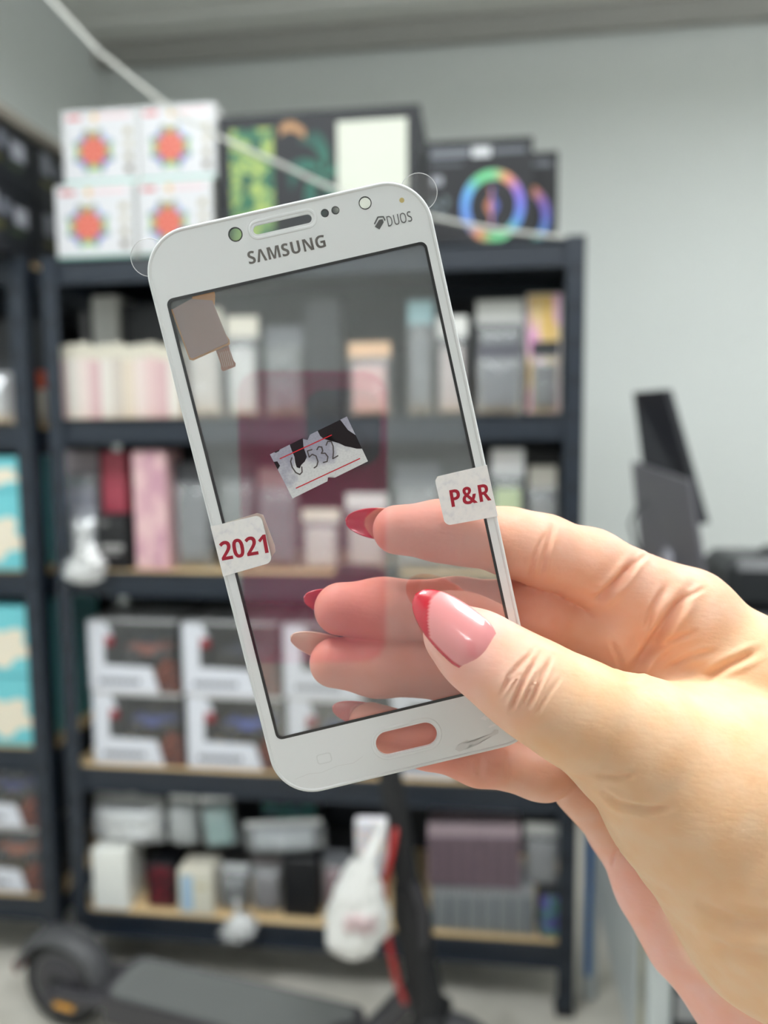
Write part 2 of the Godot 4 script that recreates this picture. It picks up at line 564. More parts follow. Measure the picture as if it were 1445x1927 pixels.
	for q in [[Vector2(-22.7, 44.0), Vector2(-21.6, 44.2)], [Vector2(-24.2, 43.6), Vector2(-21.2, 44.0)]]:
		part("cable_trace", ribbon(q, 0.25 * mm, -2.26 * mm, mm), mat("trace_dark", rgb8(120, 70, 20), 0.4), tail)
	# price label stuck inside the window
	price_label(root, mm)
	# folded labels on both edges
	var paper := mat("label_paper", Color.WHITE, 0.7)
	paper.albedo_texture = noise_tex(0.018, [rgb8(222, 221, 223), rgb8(235, 234, 232), rgb8(240, 238, 235), rgb8(236, 235, 231)], 21)
	var red := mat("label_red", rgb8(164, 22, 46), 0.6)
	var cream := mat("label_back", rgb8(232, 222, 204), 0.7)
	var left := part("edge_label", fold_label(-36.05, -23.0, 0.75, -11.9, 1, mm), paper, root, Vector3.ZERO, "white folded label reading 2021")
	part("label_backside", sheet(PackedVector2Array([Vector2(-36.0, 0.5), Vector2(-24.0, 1.3), Vector2(-22.6, 0.5), Vector2(-21.6, -8.0), Vector2(-21.9, -9.6), Vector2(-24.2, -11.6), Vector2(-36.0, -12.4)]), -1.45 * mm, -1.3 * mm, mm), cream, left)
	write("lettering", "2021", Vector3(-29.2, -6.35, 0.36) * mm, 12.1 * mm, 4.9 * mm, 0.04 * mm, red, left, deg_to_rad(-3.4))
	var right := part("edge_label", fold_label(36.2, 22.4, 0.1, -12.9, -1, mm), paper, root, Vector3.ZERO, "white folded label reading P&R")
	part("label_backside", sheet(PackedVector2Array([Vector2(36.0, -0.2), Vector2(23.4, 0.0), Vector2(22.6, -1.0), Vector2(22.7, -11.6), Vector2(23.7, -12.5), Vector2(36.0, -13.0)]), -1.45 * mm, -1.3 * mm, mm), cream, right)
	write("lettering", "P&R", Vector3(30.45, -6.5, 0.36) * mm, 10.4 * mm, 4.5 * mm, 0.04 * mm, red, right, deg_to_rad(-3.0))

func scaled(p: PackedVector2Array, s: float) -> PackedVector2Array:
	var o := PackedVector2Array()
	for q in p:
		o.append(q * s)
	return o

func single(poly: PackedVector2Array, z: float, s: float) -> ArrayMesh:
	# one clear film surface
	var st := flat_tool()
	var p := scaled(poly, s)
	var tris := Geometry2D.triangulate_polygon(p)
	for i in range(0, tris.size(), 3):
		var a := p[tris[i]]
		var b := p[tris[i + 1]]
		var c := p[tris[i + 2]]
		var order := [a, c, b] if (b - a).cross(c - a) > 0 else [a, b, c]
		for q in order:
			st.add_vertex(Vector3(q.x, q.y, z))
	return done(st)

func fold_label(x_edge: float, x_in: float, y_top: float, y_low: float, side: int, mm: float) -> ArrayMesh:
	# a label folded round the panel's edge: front leaf and the strip round the edge
	var r := 1.7
	var p := PackedVector2Array([Vector2(x_edge, y_low - 0.6), Vector2(x_edge, y_top)])
	var corner := [Vector2(x_in + (-r if side > 0 else r), y_top - r), Vector2(x_in + (-r if side > 0 else r), y_low + r)]
	for i in 7:
		var a := PI / 2 * (1.0 - i / 6.0)
		p.append(corner[0] + Vector2(cos(a) * side, sin(a)) * r)
	for i in 7:
		var a := -PI / 2 * (i / 6.0)
		p.append(corner[1] + Vector2(cos(a) * side, sin(a)) * r)
	var whole := SurfaceTool.new()
	whole.begin(Mesh.PRIMITIVE_TRIANGLES)
	whole.append_from(sheet(p, 0.2 * mm, 0.34 * mm, mm), 0, Transform3D())
	whole.append_from(box(0.14 * mm, (y_top - y_low + 0.6) * mm, 1.8 * mm, 0.00003), 0, Transform3D(Basis(), Vector3(x_edge, (y_top + y_low - 0.6) / 2, -0.55) * mm))
	return whole.commit()

func price_label(root: Node3D, mm: float) -> void:
	var o := Vector2(-17.08, 15.18)
	var ux := Vector2(21.2, 4.95).normalized()
	var uy := Vector2(ux.y, -ux.x)
	var place := func(u: float, v: float) -> Vector2:
		return o + ux * u + uy * v
	var p := PackedVector2Array([place.call(0, 0), place.call(9.1, 0)])
	for i in 7:
		var a := PI * i / 6.0
		p.append(place.call(10.2 - cos(a) * 1.05, sin(a) * 0.95))
	p.append(place.call(11.35, 0))
	p.append(place.call(21.75, 0))
	p.append(place.call(21.55, 12.55))
	p.append(place.call(12.2, 12.55))
	for i in 7:
		var a := PI * i / 6.0
		p.append(place.call(11.1 + cos(a) * 1.05, 12.55 - sin(a) * 0.95))
	p.append(place.call(9.9, 12.55))
	p.append(place.call(0.1, 12.55))
	var im := Image.create(128, 128, false, Image.FORMAT_RGB8)
	var n := FastNoiseLite.new()
	n.seed = 4
	n.frequency = 0.012
	var g := FastNoiseLite.new()
	g.seed = 9
	g.frequency = 0.25
	for y in 128:
		for x in 128:
			var k := smoothstep(-0.25, 0.3, n.get_noise_2d(x, y * 0.7) + (0.35 - y / 128.0) * 0.7 + (0.2 if x < 30 else 0.0))
			var c := rgb8(216, 217, 217).lerp(rgb8(150, 149, 168), k * 0.8)
			c = c.lightened(g.get_noise_2d(x, y) * 0.1) if g.get_noise_2d(x, y) > 0 else c.darkened(-g.get_noise_2d(x, y) * 0.1)
			im.set_pixel(x, y, c)
	var paper := printed("price_paper", im, 0.65)
	var lab := part("price_label", sheet(p, 0.14 * mm, 0.24 * mm, mm), paper, root, Vector3.ZERO, "stained white price label with red rules and handwritten number")
	var red := mat("rule_red", rgb8(206, 32, 44), 0.5)
	var z := 0.25 * mm
	part("red_rule", ribbon([place.call(1.8, 2.1), place.call(16.2, 2.5)], 0.26 * mm, z, mm), red, lab)
	part("red_rule", ribbon([place.call(2.1, 10.6), place.call(20.0, 11.0)], 0.26 * mm, z, mm), red, lab)
	var ink := mat("marker_black", rgb8(14, 13, 17), 0.4)
	var blots := [
		[[5.6, 0.0], [9.3, 0.0], [8.9, 1.0], [8.5, 2.0], [8.2, 3.2], [8.1, 4.7], [7.1, 5.5], [5.9, 5.9], [5.2, 6.5], [4.6, 5.9], [4.8, 4.7], [5.3, 3.3], [5.4, 1.6]],
		[[13.5, 0.0], [19.9, 0.0], [19.9, 1.2], [20.5, 3.2], [21.68, 5.2], [21.6, 9.0], [20.4, 8.4], [19.2, 7.4], [18.0, 6.5], [17.0, 5.2], [16.2, 3.6], [15.6, 1.9], [14.9, 2.6], [14.0, 2.5], [13.5, 1.4]],
		[[0.0, 2.1], [0.9, 2.4], [1.0, 3.7], [0.05, 4.3]],
		[[1.2, 0.0], [2.8, 0.0], [2.4, 0.3], [1.5, 0.3]]]
	for bl in blots:
		var q := PackedVector2Array()
		for v in bl:
			q.append(place.call(v[0], v[1]))
		part("ink_blot", sheet(q, 0.245 * mm, 0.262 * mm, mm), ink, lab)
	var pen := mat("pencil_grey", rgb8(82, 76, 74), 0.6)
	var strokes := [
		[[4.6, 3.2], [3.9, 3.9], [3.6, 5.4], [3.8, 7.0], [4.5, 7.9], [5.3, 7.6], [5.8, 6.4]],
		[[10.1, 3.6], [8.9, 3.4], [8.6, 5.0], [9.6, 4.7], [10.3, 5.5], [10.1, 7.0], [9.3, 7.9], [8.5, 8.0]],
		[[11.2, 4.2], [11.9, 3.7], [12.6, 4.1], [12.4, 5.1], [11.8, 5.5], [12.7, 5.9], [12.9, 7.0], [12.2, 8.0], [11.2, 7.8]],
		[[13.8, 4.2], [14.6, 3.5], [15.4, 3.9], [15.3, 5.2], [14.7, 6.6], [13.8, 8.0], [15.3, 7.9]]]
	for s in strokes:
		var q := []
		for v in s:
			q.append(place.call(v[0], v[1]))
		part("handwritten_digit", ribbon(q, 0.32 * mm, z, mm), pen, lab)

# ---------- the hand ----------
# Bones: start, end (pixel x, pixel y, depth in mm, radius in pixels), group, colour
var bone_a := PackedVector3Array()
var bone_d := PackedVector3Array()
var bone_l := PackedFloat32Array()
var bone_r := PackedFloat32Array()
var bone_q := PackedFloat32Array()
var bone_g := PackedInt32Array()
var bone_c := PackedColorArray()
const GROUPS := 6

func chain(group: int, tint: Color, joints: Array) -> void:
	for i in joints.size() - 1:
		var s: Array = joints[i]
		var e: Array = joints[i + 1]
		var a := local_at(s[0], s[1], s[2] * 0.001)
		var b := local_at(e[0], e[1], e[2] * 0.001)
		bone_a.append(a)
		bone_d.append(b - a)
		bone_l.append(1.0 / maxf((b - a).length_squared(), 1e-9))
		bone_r.append(s[3] * s[2] * 0.001 / FOCAL)
		bone_q.append((e[3] * e[2] - s[3] * s[2]) * 0.001 / FOCAL)
		bone_g.append(group)
		bone_c.append((s[4] if s.size() > 4 else tint))

func field(p: Vector3, near: PackedInt32Array) -> float:
	var g0 := 1.0
	var best := PackedFloat32Array([1.0, 1.0, 1.0, 1.0, 1.0, 1.0])
	for i in near:
		var v := p - bone_a[i]
		var d := bone_d[i]
		var t := clampf(v.dot(d) * bone_l[i], 0.0, 1.0)
		var x := (v - d * t).length() - bone_r[i] - bone_q[i] * t
		var g := bone_g[i]
		var o := best[g]
		var k := 0.0065 if g < 2 else 0.0035
		var h := k - absf(o - x)
		best[g] = minf(o, x) - (h * h / (4.0 * k) if h > 0.0 else 0.0)
	g0 = best[0]
	var out := g0
	for g in range(1, GROUPS):
		var x := best[g]
		if x < 0.9:
			var k := 0.004 if g == 1 else 0.005
			var h := k - absf(g0 - x)
			out = minf(out, minf(g0, x) - (h * h / (4.0 * k) if h > 0.0 else 0.0))
	return out

func build_hand() -> void:
	var pink := Color(0.90, 0.49, 0.40)
	var tip := Color(0.76, 0.29, 0.22)
	var warm := Color(0.82, 0.53, 0.32)
	var palm := Color(0.79, 0.45, 0.32)
	# index finger
	chain(2, palm, [[748, 997, 208.5, 47, tip], [830, 999, 209.5, 55, tip], [880, 1004, 210.5, 57], [960, 1020, 213, 61], [1020, 1036, 214, 65], [1110, 1066, 216, 68], [1290, 1165, 221, 86]])
	# middle finger
	chain(3, palm, [[641, 1146, 212.5, 50, tip], [720, 1148, 214, 57, tip], [860, 1150, 217, 60, tip], [1000, 1156, 222, 66], [1090, 1175, 227, 68], [1190, 1215, 233, 74]])
	# ring finger
	chain(4, palm, [[629, 1247, 213, 47, tip], [710, 1253, 214, 55, tip], [850, 1258, 217, 58, tip], [1000, 1275, 226, 62], [1130, 1350, 238, 68]])
	# little finger
	chain(5, palm, [[697, 1364, 213, 42, tip], [800, 1396, 213.5, 46, tip], [900, 1427, 215, 48], [1015, 1450, 219, 51], [1030, 1453, 220, 51]])
	chain(5, palm, [[1092, 1482, 226, 53], [1165, 1560, 238, 54]])
	# thumb and its base
	chain(1, warm, [[850, 1192, 193.0, 54, pink], [900, 1226, 190.8, 68, pink], [978, 1280, 188.5, 79], [1040, 1318, 188, 84], [1105, 1352, 189, 93], [1200, 1405, 194, 124], [1330, 1485, 201, 196], [1500, 1630, 206, 275]])
	# palm
	chain(0, warm, [[1290, 1165, 221, 86], [1420, 1285, 217, 112], [1560, 1470, 210, 150]])
	chain(0, palm, [[1128, 1228, 225, 34], [1150, 1188, 220, 46], [1215, 1140, 219, 58], [1290, 1165, 220, 80]])
	chain(0, palm, [[1150, 1188, 220, 46], [1180, 1240, 222, 44], [1240, 1262, 220, 60]])
	chain(0, palm, [[1190, 1205, 232, 74], [1330, 1310, 227, 95], [1520, 1500, 214, 150]])
	chain(0, palm, [[1150, 1340, 239, 68], [1330, 1450, 230, 110]])
	chain(0, palm, [[1240, 1450, 236, 90], [1400, 1600, 224, 130]])
	chain(0, pink, [[1167, 1568, 238, 53], [1238, 1668, 233, 72], [1308, 1752, 228, 92], [1432, 1856, 221, 130], [1560, 1960, 214, 160]])
	var h := 0.0007
	var lo := Vector3(1, 1, 1)
	var hi := -lo
	for i in bone_a.size():
		var r := maxf(bone_r[i], bone_r[i] + bone_q[i]) + 0.004
		for q in [bone_a[i], bone_a[i] + bone_d[i]]:
			lo = lo.min(q - Vector3.ONE * r)
			hi = hi.max(q + Vector3.ONE * r)
	# the wrist lies a little outside the picture
	hi.x = minf(hi.x, 0.16)
	lo.y = maxf(lo.y, -0.18)
	var bl := 8
	var nb := Vector3i(((hi - lo) / (h * bl)).ceil())
	var n := nb * bl
	var sx := 1
	var sy := n.x
	var sz := n.x * n.y
	var val := PackedFloat32Array()
	val.resize(n.x * n.y * n.z)
	val.fill(1.0)
	var all := PackedInt32Array(range(bone_a.size()))
	var half := h * bl * 0.5
	var reach := half * 1.75 + 0.002
	var active := []
	for bz in nb.z:
		for by in nb.y:
			for bx in nb.x:
				var c := lo + Vector3(bx, by, bz) * (h * bl) + Vector3.ONE * half
				var d := field(c, all)
				if d > reach + 0.004:
					continue
				var base := bx * bl + by * bl * sy + bz * bl * sz
				if d < -reach:
					for k in bl:
						for j in bl:
							var at := base + j * sy + k * sz
							for i in bl:
								val[at + i] = -1.0
					continue
				var near := PackedInt32Array()
				for i in all:
					var v := c - bone_a[i]
					var t := clampf(v.dot(bone_d[i]) * bone_l[i], 0.0, 1.0)
					if (v - bone_d[i] * t).length() - bone_r[i] - bone_q[i] * t < reach + 0.008:
						near.append(i)
				active.append(Vector3i(bx, by, bz))
				var origin := lo + Vector3(bx, by, bz) * (h * bl)
				for k in bl:
					for j in bl:
						var at := base + j * sy + k * sz
						for i in bl:
							val[at + i] = field(origin + Vector3(i, j, k) * h, near)
	var index := PackedInt32Array()
	index.resize(val.size())
	index.fill(-1)
	var vert := PackedVector3Array()
	var offs := [0, 1, sy, sy + 1, sz, sz + 1, sz + sy, sz + sy + 1]
	var co := [Vector3(0, 0, 0), Vector3(1, 0, 0), Vector3(0, 1, 0), Vector3(1, 1, 0), Vector3(0, 0, 1), Vector3(1, 0, 1), Vector3(0, 1, 1), Vector3(1, 1, 1)]
	var edges := [[0, 1], [2, 3], [4, 5], [6, 7], [0, 2], [1, 3], [4, 6], [5, 7], [0, 4], [1, 5], [2, 6], [3, 7]]
	for b in active:
		for k in bl:
			var z: int = b.z * bl + k
			if z >= n.z - 1:
				continue
			for j in bl:
				var y: int = b.y * bl + j
				if y >= n.y - 1:
					continue
				for i in bl:
					var x: int = b.x * bl + i
					if x >= n.x - 1:
						continue
					var at := x + y * sy + z * sz
					var mask := 0
					for c in 8:
						if val[at + offs[c]] < 0.0:
							mask |= 1 << c
					if mask == 0 or mask == 255:
						continue
					var sum := Vector3.ZERO
					var m := 0
					for e in edges:
						var a: int = e[0]
						var d: int = e[1]
						if ((mask >> a) & 1) != ((mask >> d) & 1):
							var va := val[at + offs[a]]
							var vb := val[at + offs[d]]
							sum += co[a].lerp(co[d], clampf(va / (va - vb), 0.02, 0.98))
							m += 1
					index[at] = vert.size()
					vert.append(lo + (Vector3(x, y, z) + sum / m) * h)
	var tri := PackedInt32Array()
	for b in active:
		for k in bl:
			var z: int = b.z * bl + k
			for j in bl:
				var y: int = b.y * bl + j
				for i in bl:
					var x: int = b.x * bl + i
					if x < 1 or y < 1 or z < 1 or x >= n.x - 1 or y >= n.y - 1 or z >= n.z - 1:
						continue
					var at := x + y * sy + z * sz
					var s := val[at] < 0.0
					for ax in 3:
						var step: int = [1, sy, sz][ax]
						if (val[at + step] < 0.0) == s:
							continue
						var u: int = [sy, sz, 1][ax]
						var w: int = [sz, 1, sy][ax]
						var q := [index[at - u - w], index[at - w], index[at], index[at - u]]
						if q[0] < 0 or q[1] < 0 or q[2] < 0 or q[3] < 0:
							continue
						if not s:
							tri.append_array(PackedInt32Array([q[0], q[1], q[2], q[0], q[2], q[3]]))
						else:
							tri.append_array(PackedInt32Array([q[0], q[2], q[1], q[0], q[3], q[2]]))
	# forearm, outside the picture
	var wrist := local_at(1600, 1790, 0.206)
	var elbow := Vector3(0.40, -0.36, -0.10)
	var along := (elbow - wrist).normalized()
	var across := along.cross(Vector3.BACK).normalized()
	var through := along.cross(across)
	var first := vert.size()
	for j in 13:
		var u := j / 12.0
		var r := lerpf(0.025, 0.037, smoothstep(0.0, 0.5, u)) * (1.0 if j < 12 else 0.02)
		var mid := wrist.lerp(elbow, minf(u, 11.0 / 12.0) if j == 12 else u)
		for k in 28:
			var a := TAU * k / 28.0
			vert.append(mid + across * cos(a) * r * 1.15 + through * sin(a) * r * 0.9)
	for j in 12:
		for k in 28:
			var a := first + j * 28 + k
			var b := first + j * 28 + (k + 1) % 28
			tri.append_array(PackedInt32Array([a, a + 28, b, b, a + 28, b + 28]))
	var norm := normals(vert, tri)
	# one pass of smoothing over the net, then the skin creases
	relax(vert, tri)
	norm = normals(vert, tri)
	crease(vert, norm)
	norm = normals(vert, tri)
	var cols := PackedColorArray()
	var blotch := FastNoiseLite.new()
	blotch.seed = 12
	blotch.frequency = 90.0
	blotch.fractal_octaves = 3
	for v in vert:
		var c := Color(0, 0, 0)
		var sum := 0.0
		for i in all:
			var p := v - bone_a[i]
			var t := clampf(p.dot(bone_d[i]) * bone_l[i], 0.0, 1.0)
			var d := (p - bone_d[i] * t).length() - bone_r[i] - bone_q[i] * t
			if d < 0.012:
				var w := exp(-maxf(d, -0.004) / 0.0022)
				c += bone_c[i] * w
				sum += w
		c = c / sum if sum > 0.0 else warm
		var k := 1.0 + 0.1 * blotch.get_noise_3dv(v)
		c = Color(minf(c.r * (1.0 + 0.02 * (k - 1.0)), 1.0), c.g * k, c.b * (2.0 * k - 1.0))
		cols.append(c)
	var arr := []
	arr.resize(Mesh.ARRAY_MAX)
	arr[Mesh.ARRAY_VERTEX] = vert
	arr[Mesh.ARRAY_NORMAL] = norm
	arr[Mesh.ARRAY_COLOR] = cols
	arr[Mesh.ARRAY_INDEX] = tri
	var mesh := ArrayMesh.new()
	mesh.add_surface_from_arrays(Mesh.PRIMITIVE_TRIANGLES, arr)
	var skin := mat("skin", Color.WHITE, 0.5)
	skin.vertex_color_use_as_albedo = true
	skin.metallic_specular = 0.32
	skin.subsurf_scatter_enabled = true
	skin.subsurf_scatter_strength = 0.12
	skin.normal_enabled = true
	skin.normal_texture = relief_tex(0.035, 31, 3.0, 512)
	skin.normal_scale = 0.35
	skin.uv1_triplanar = true
	skin.uv1_scale = Vector3(14, 34, 24)
	var o := part("hand", mesh, skin, self)
	o.transform = eye
	tag(o, "person's hand with red tipped nails pinching a white phone panel", "hand")
	build_nails(o)

func normals(vert: PackedVector3Array, tri: PackedInt32Array) -> PackedVector3Array:
	var norm := PackedVector3Array()
	norm.resize(vert.size())
	for i in range(0, tri.size(), 3):
		var a := tri[i]
		var b := tri[i + 1]
		var c := tri[i + 2]
		var f := (vert[c] - vert[a]).cross(vert[b] - vert[a])
		norm[a] += f
		norm[b] += f
		norm[c] += f
	for i in norm.size():
		norm[i] = norm[i].normalized()
	return norm

func relax(vert: PackedVector3Array, tri: PackedInt32Array) -> void:
	var sum := PackedVector3Array()
	sum.resize(vert.size())
	var count := PackedInt32Array()
	count.resize(vert.size())
	for i in range(0, tri.size(), 3):
		for k in 3:
			var a := tri[i + k]
			var b := tri[i + (k + 1) % 3]
			sum[a] += vert[b]
			count[a] += 1
	for i in vert.size():
		if count[i] > 2:
			vert[i] = vert[i].lerp(sum[i] / count[i], 0.6)

func crease(vert: PackedVector3Array, norm: PackedVector3Array) -> void:
	# folds of the skin: lines (in the hand's own x / z, y / z), width and depth in mm; only on the side that shows them
	var folds := [
		[[Vector2(1006, 1220), Vector2(969, 1265), Vector2(942, 1308)], 3.0, 0.75, 0.0, 0.2],
		[[Vector2(1018, 1227), Vector2(988, 1274), Vector2(969, 1317), Vector2(959, 1341)], 3.5, 0.95, 0.0, 0.2],
		[[Vector2(1040, 1232), Vector2(1016, 1284), Vector2(992, 1336)], 3.5, 0.9, 0.0, 0.2],
		[[Vector2(985, 1238), Vector2(956, 1272), Vector2(945, 1300)], 2.8, 0.6, 0.0, 0.2],
		[[Vector2(1028, 1250), Vector2(1000, 1290), Vector2(982, 1330)], 2.6, 0.55, 0.0, 0.2],
		[[Vector2(1003, 1236), Vector2(980, 1262), Vector2(962, 1300)], 2.4, 0.5, 0.0, 0.2],
		[[Vector2(1010, 1345), Vector2(1030, 1310), Vector2(1058, 1268)], 3.0, 0.35, 0.0, 0.2],
		[[Vector2(869, 1018), Vector2(873, 1054)], 5.0, 0.35],
		[[Vector2(1044, 981), Vector2(1025, 1042), Vector2(1016, 1090)], 5.0, 0.6],
		[[Vector2(1032, 990), Vector2(1002, 1056), Vector2(992, 1090)], 4.0, 0.4],
		[[Vector2(1201, 1047), Vector2(1168, 1090), Vector2(1134, 1123), Vector2(1118, 1132)], 7.0, 1.6],
		[[Vector2(1300, 1105), Vector2(1234, 1203), Vector2(1187, 1270)], 9.0, 2.2],
		[[Vector2(1255, 1100), Vector2(1225, 1150), Vector2(1215, 1190)], 5.0, 0.7],
		[[Vector2(1430, 1224), Vector2(1371, 1251), Vector2(1319, 1279)], 7.0, 1.4],
		[[Vector2(1126, 1487), Vector2(1164, 1513), Vector2(1220, 1524), Vector2(1268, 1518)], 6.0, 0.9],
		[[Vector2(1104, 1456), Vector2(1164, 1462), Vector2(1200, 1455)], 5.0, 0.5],
		[[Vector2(1164, 1594), Vector2(1154, 1614), Vector2(1151, 1634)], 3.0, 0.5],
		[[Vector2(1180, 1080), Vector2(1195, 1062), Vector2(1222, 1040)], 4.0, 0.5],
		[[Vector2(1150, 1205), Vector2(1162, 1232), Vector2(1172, 1262)], 4.0, 0.6],
		[[Vector2(1270, 1140), Vector2(1290, 1125), Vector2(1330, 1105)], 4.0, 0.5],
		[[Vector2(1215, 1235), Vector2(1260, 1205), Vector2(1310, 1190)], 5.0, 0.6],
		[[Vector2(1250, 1262), Vector2(1300, 1235), Vector2(1350, 1225)], 5.0, 0.6],
		[[Vector2(1300, 1700), Vector2(1380, 1735), Vector2(1500, 1748)], 14.0, 1.3],
		[[Vector2(1330, 1775), Vector2(1400, 1797), Vector2(1500, 1815)], 12.0, 0.8],
		[[Vector2(905, 1420), Vector2(903, 1470)], 5.0, 0.4],
		[[Vector2(955, 1410), Vector2(958, 1485)], 4.0, 0.3]
	]
	var boxes := []
	for f in folds:
		var r := Rect2(f[0][0], Vector2.ZERO)
		for q in f[0]:
			r = r.expand(q)
		boxes.append(r.grow(f[1] * 9.0 + 6.0))
	for i in vert.size():
		var v := vert[i]
		if norm[i].z < -0.1:
			continue
		var p := MID + Vector2(v.x, -v.y) / -v.z * FOCAL
		var push := 0.0
		for f in folds.size():
			if not boxes[f].has_point(p):
				continue
			var fold: Array = folds[f]
			if fold.size() > 3 and (-v.z < fold[3] or -v.z > fold[4]):
				continue
			var best := 1e9
			var along := 0.0
			var line: Array = fold[0]
			var m := line.size() - 1
			for k in m:
				var q := Geometry2D.get_closest_point_to_segment(p, line[k], line[k + 1])
				var d := q.distance_to(p)
				if d < best:
					best = d
					along = (k + q.distance_to(line[k]) / maxf(line[k].distance_to(line[k + 1]), 0.01)) / m
			var w: float = fold[1]
			var fade := clampf(minf(along, 1.0 - along) * 5.0, 0.15, 1.0)
			var x := best / w
			push += fold[2] * fade * (exp(-x * x) - 0.35 * exp(-(x - 2.2) * (x - 2.2)))
		vert[i] = v - norm[i] * push * 0.001

func nail(o: Node3D, root: Vector3, tip: Vector3, out: Vector3, half: float, arch: float, droop: float, base_c: Color, tip_c: Color, tip_from: float, lean: float, label: String) -> void:
	# an almond nail from root to tip; out points away from the finger
	var ax := tip - root
	var length := ax.length()
	ax = ax / length
	out = (out - ax * out.dot(ax)).normalized()
	var side := ax.cross(out)
	var nu := 28
	var nv := 44
	var vert := PackedVector3Array()
	var cols := PackedColorArray()
	var tri := PackedInt32Array()
	for layer in 2:
		for j in nv + 1:
			var v := float(j) / nv
			var w := half * nail_width(v)
			for i in nu + 1:
				var u := float(i) / nu * 2.0 - 1.0
				var lift := (1.0 - u * u) * arch * pow(nail_width(v), 1.5) - droop * v * v + (0.0 if layer == 0 else -0.00045)
				var edge := 1.0 if layer == 0 else 0.97
				vert.append(root + ax * length * (v if layer == 0 else minf(v, 0.985)) + side * (u * w * edge) + out * (lift - arch))
				var line := tip_from + (1.0 - tip_from) * -0.55 * u * u + lean * u
				var k := smoothstep(line - 0.012, line + 0.012, v)
				if absf(u) > 0.86 and lean != 0.0 and u * lean < 0.0 and v > 0.12:
					k = 1.0
				cols.append(base_c.lerp(tip_c, k))
	var row := nu + 1
	var sheet_n := row * (nv + 1)
	for j in nv:
		for i in nu:
			var a := j * row + i
			tri.append_array(PackedInt32Array([a, a + row, a + 1, a + 1, a + row, a + row + 1]))
			var b := a + sheet_n
			tri.append_array(PackedInt32Array([b, b + 1, b + row, b + 1, b + row + 1, b + row]))
	for j in nv:
		for e in [0, nu]:
			var a: int = j * row + e
			var b: int = a + sheet_n
			if e == 0:
				tri.append_array(PackedInt32Array([a, b, a + row, b, b + row, a + row]))
			else:
				tri.append_array(PackedInt32Array([a, a + row, b, b, a + row, b + row]))
	var arr := []
	arr.resize(Mesh.ARRAY_MAX)
	arr[Mesh.ARRAY_VERTEX] = vert
	arr[Mesh.ARRAY_NORMAL] = normals(vert, tri)
	arr[Mesh.ARRAY_COLOR] = cols
	arr[Mesh.ARRAY_INDEX] = tri
	var mesh := ArrayMesh.new()
	mesh.add_surface_from_arrays(Mesh.PRIMITIVE_TRIANGLES, arr)
	var m := mat("nail_gel", Color.WHITE, 0.16)
	m.vertex_color_use_as_albedo = true
	m.clearcoat_enabled = true
	m.clearcoat = 1.0
	m.clearcoat_roughness = 0.03
	m.subsurf_scatter_enabled = true
	m.subsurf_scatter_strength = 0.05
	part("fingernail", mesh, m, o, Vector3.ZERO, label)

func nail_width(v: float) -> float:
	var root_round := sqrt(clampf(1.0 - pow(1.0 - clampf(v / 0.3, 0.0, 1.0), 2.0), 0.0, 1.0))
	var taper := sqrt(clampf(1.0 - pow(clampf((v - 0.3) / 0.7, 0.0, 1.0), 2.2), 0.0, 1.0))
	return maxf(lerpf(0.1, 1.0, root_round) * taper, 0.02)

func build_nails(o: Node3D) -> void:
	var red := Color(0.56, 0.006, 0.025)
	var rose := Color(0.80, 0.30, 0.30)
	nail(o, local_at(922, 1243, 0.1786), local_at(777, 1114, 0.1862), Vector3(-0.1, 0.14, 1.0), 0.0067, 0.0026, 0.001, rose, red, 0.8, 0.13, "long pink thumb nail with red tip")
	nail(o, local_at(770, 990, 0.2135), local_at(648, 977, 0.2105), Vector3(-0.05, 0.12, -1.0), 0.0046, 0.0018, 0.0, Color(0.75, 0.28, 0.2), red, 0.7, 0.0, "red tipped index nail")
	nail(o, local_at(690, 1140, 0.2175), local_at(571, 1119, 0.2145), Vector3(-0.05, 0.3, -1.0), 0.0044, 0.0018, 0.0, Color(0.8, 0.2, 0.2), red, 0.7, 0.0, "red tipped middle nail")
	nail(o, local_at(675, 1232, 0.2175), local_at(547, 1192, 0.2145), Vector3(-0.05, 0.3, -1.0), 0.0042, 0.0018, 0.0, Color(0.8, 0.5, 0.36), Color(0.82, 0.55, 0.42), 0.7, 0.0, "pale peach ring nail")
	nail(o, local_at(735, 1352, 0.217), local_at(625, 1324, 0.2145), Vector3(-0.05, 0.3, -1.0), 0.004, 0.0016, 0.0, Color(0.8, 0.22, 0.22), Color(0.7, 0.1, 0.12), 0.7, 0.0, "pink little nail")

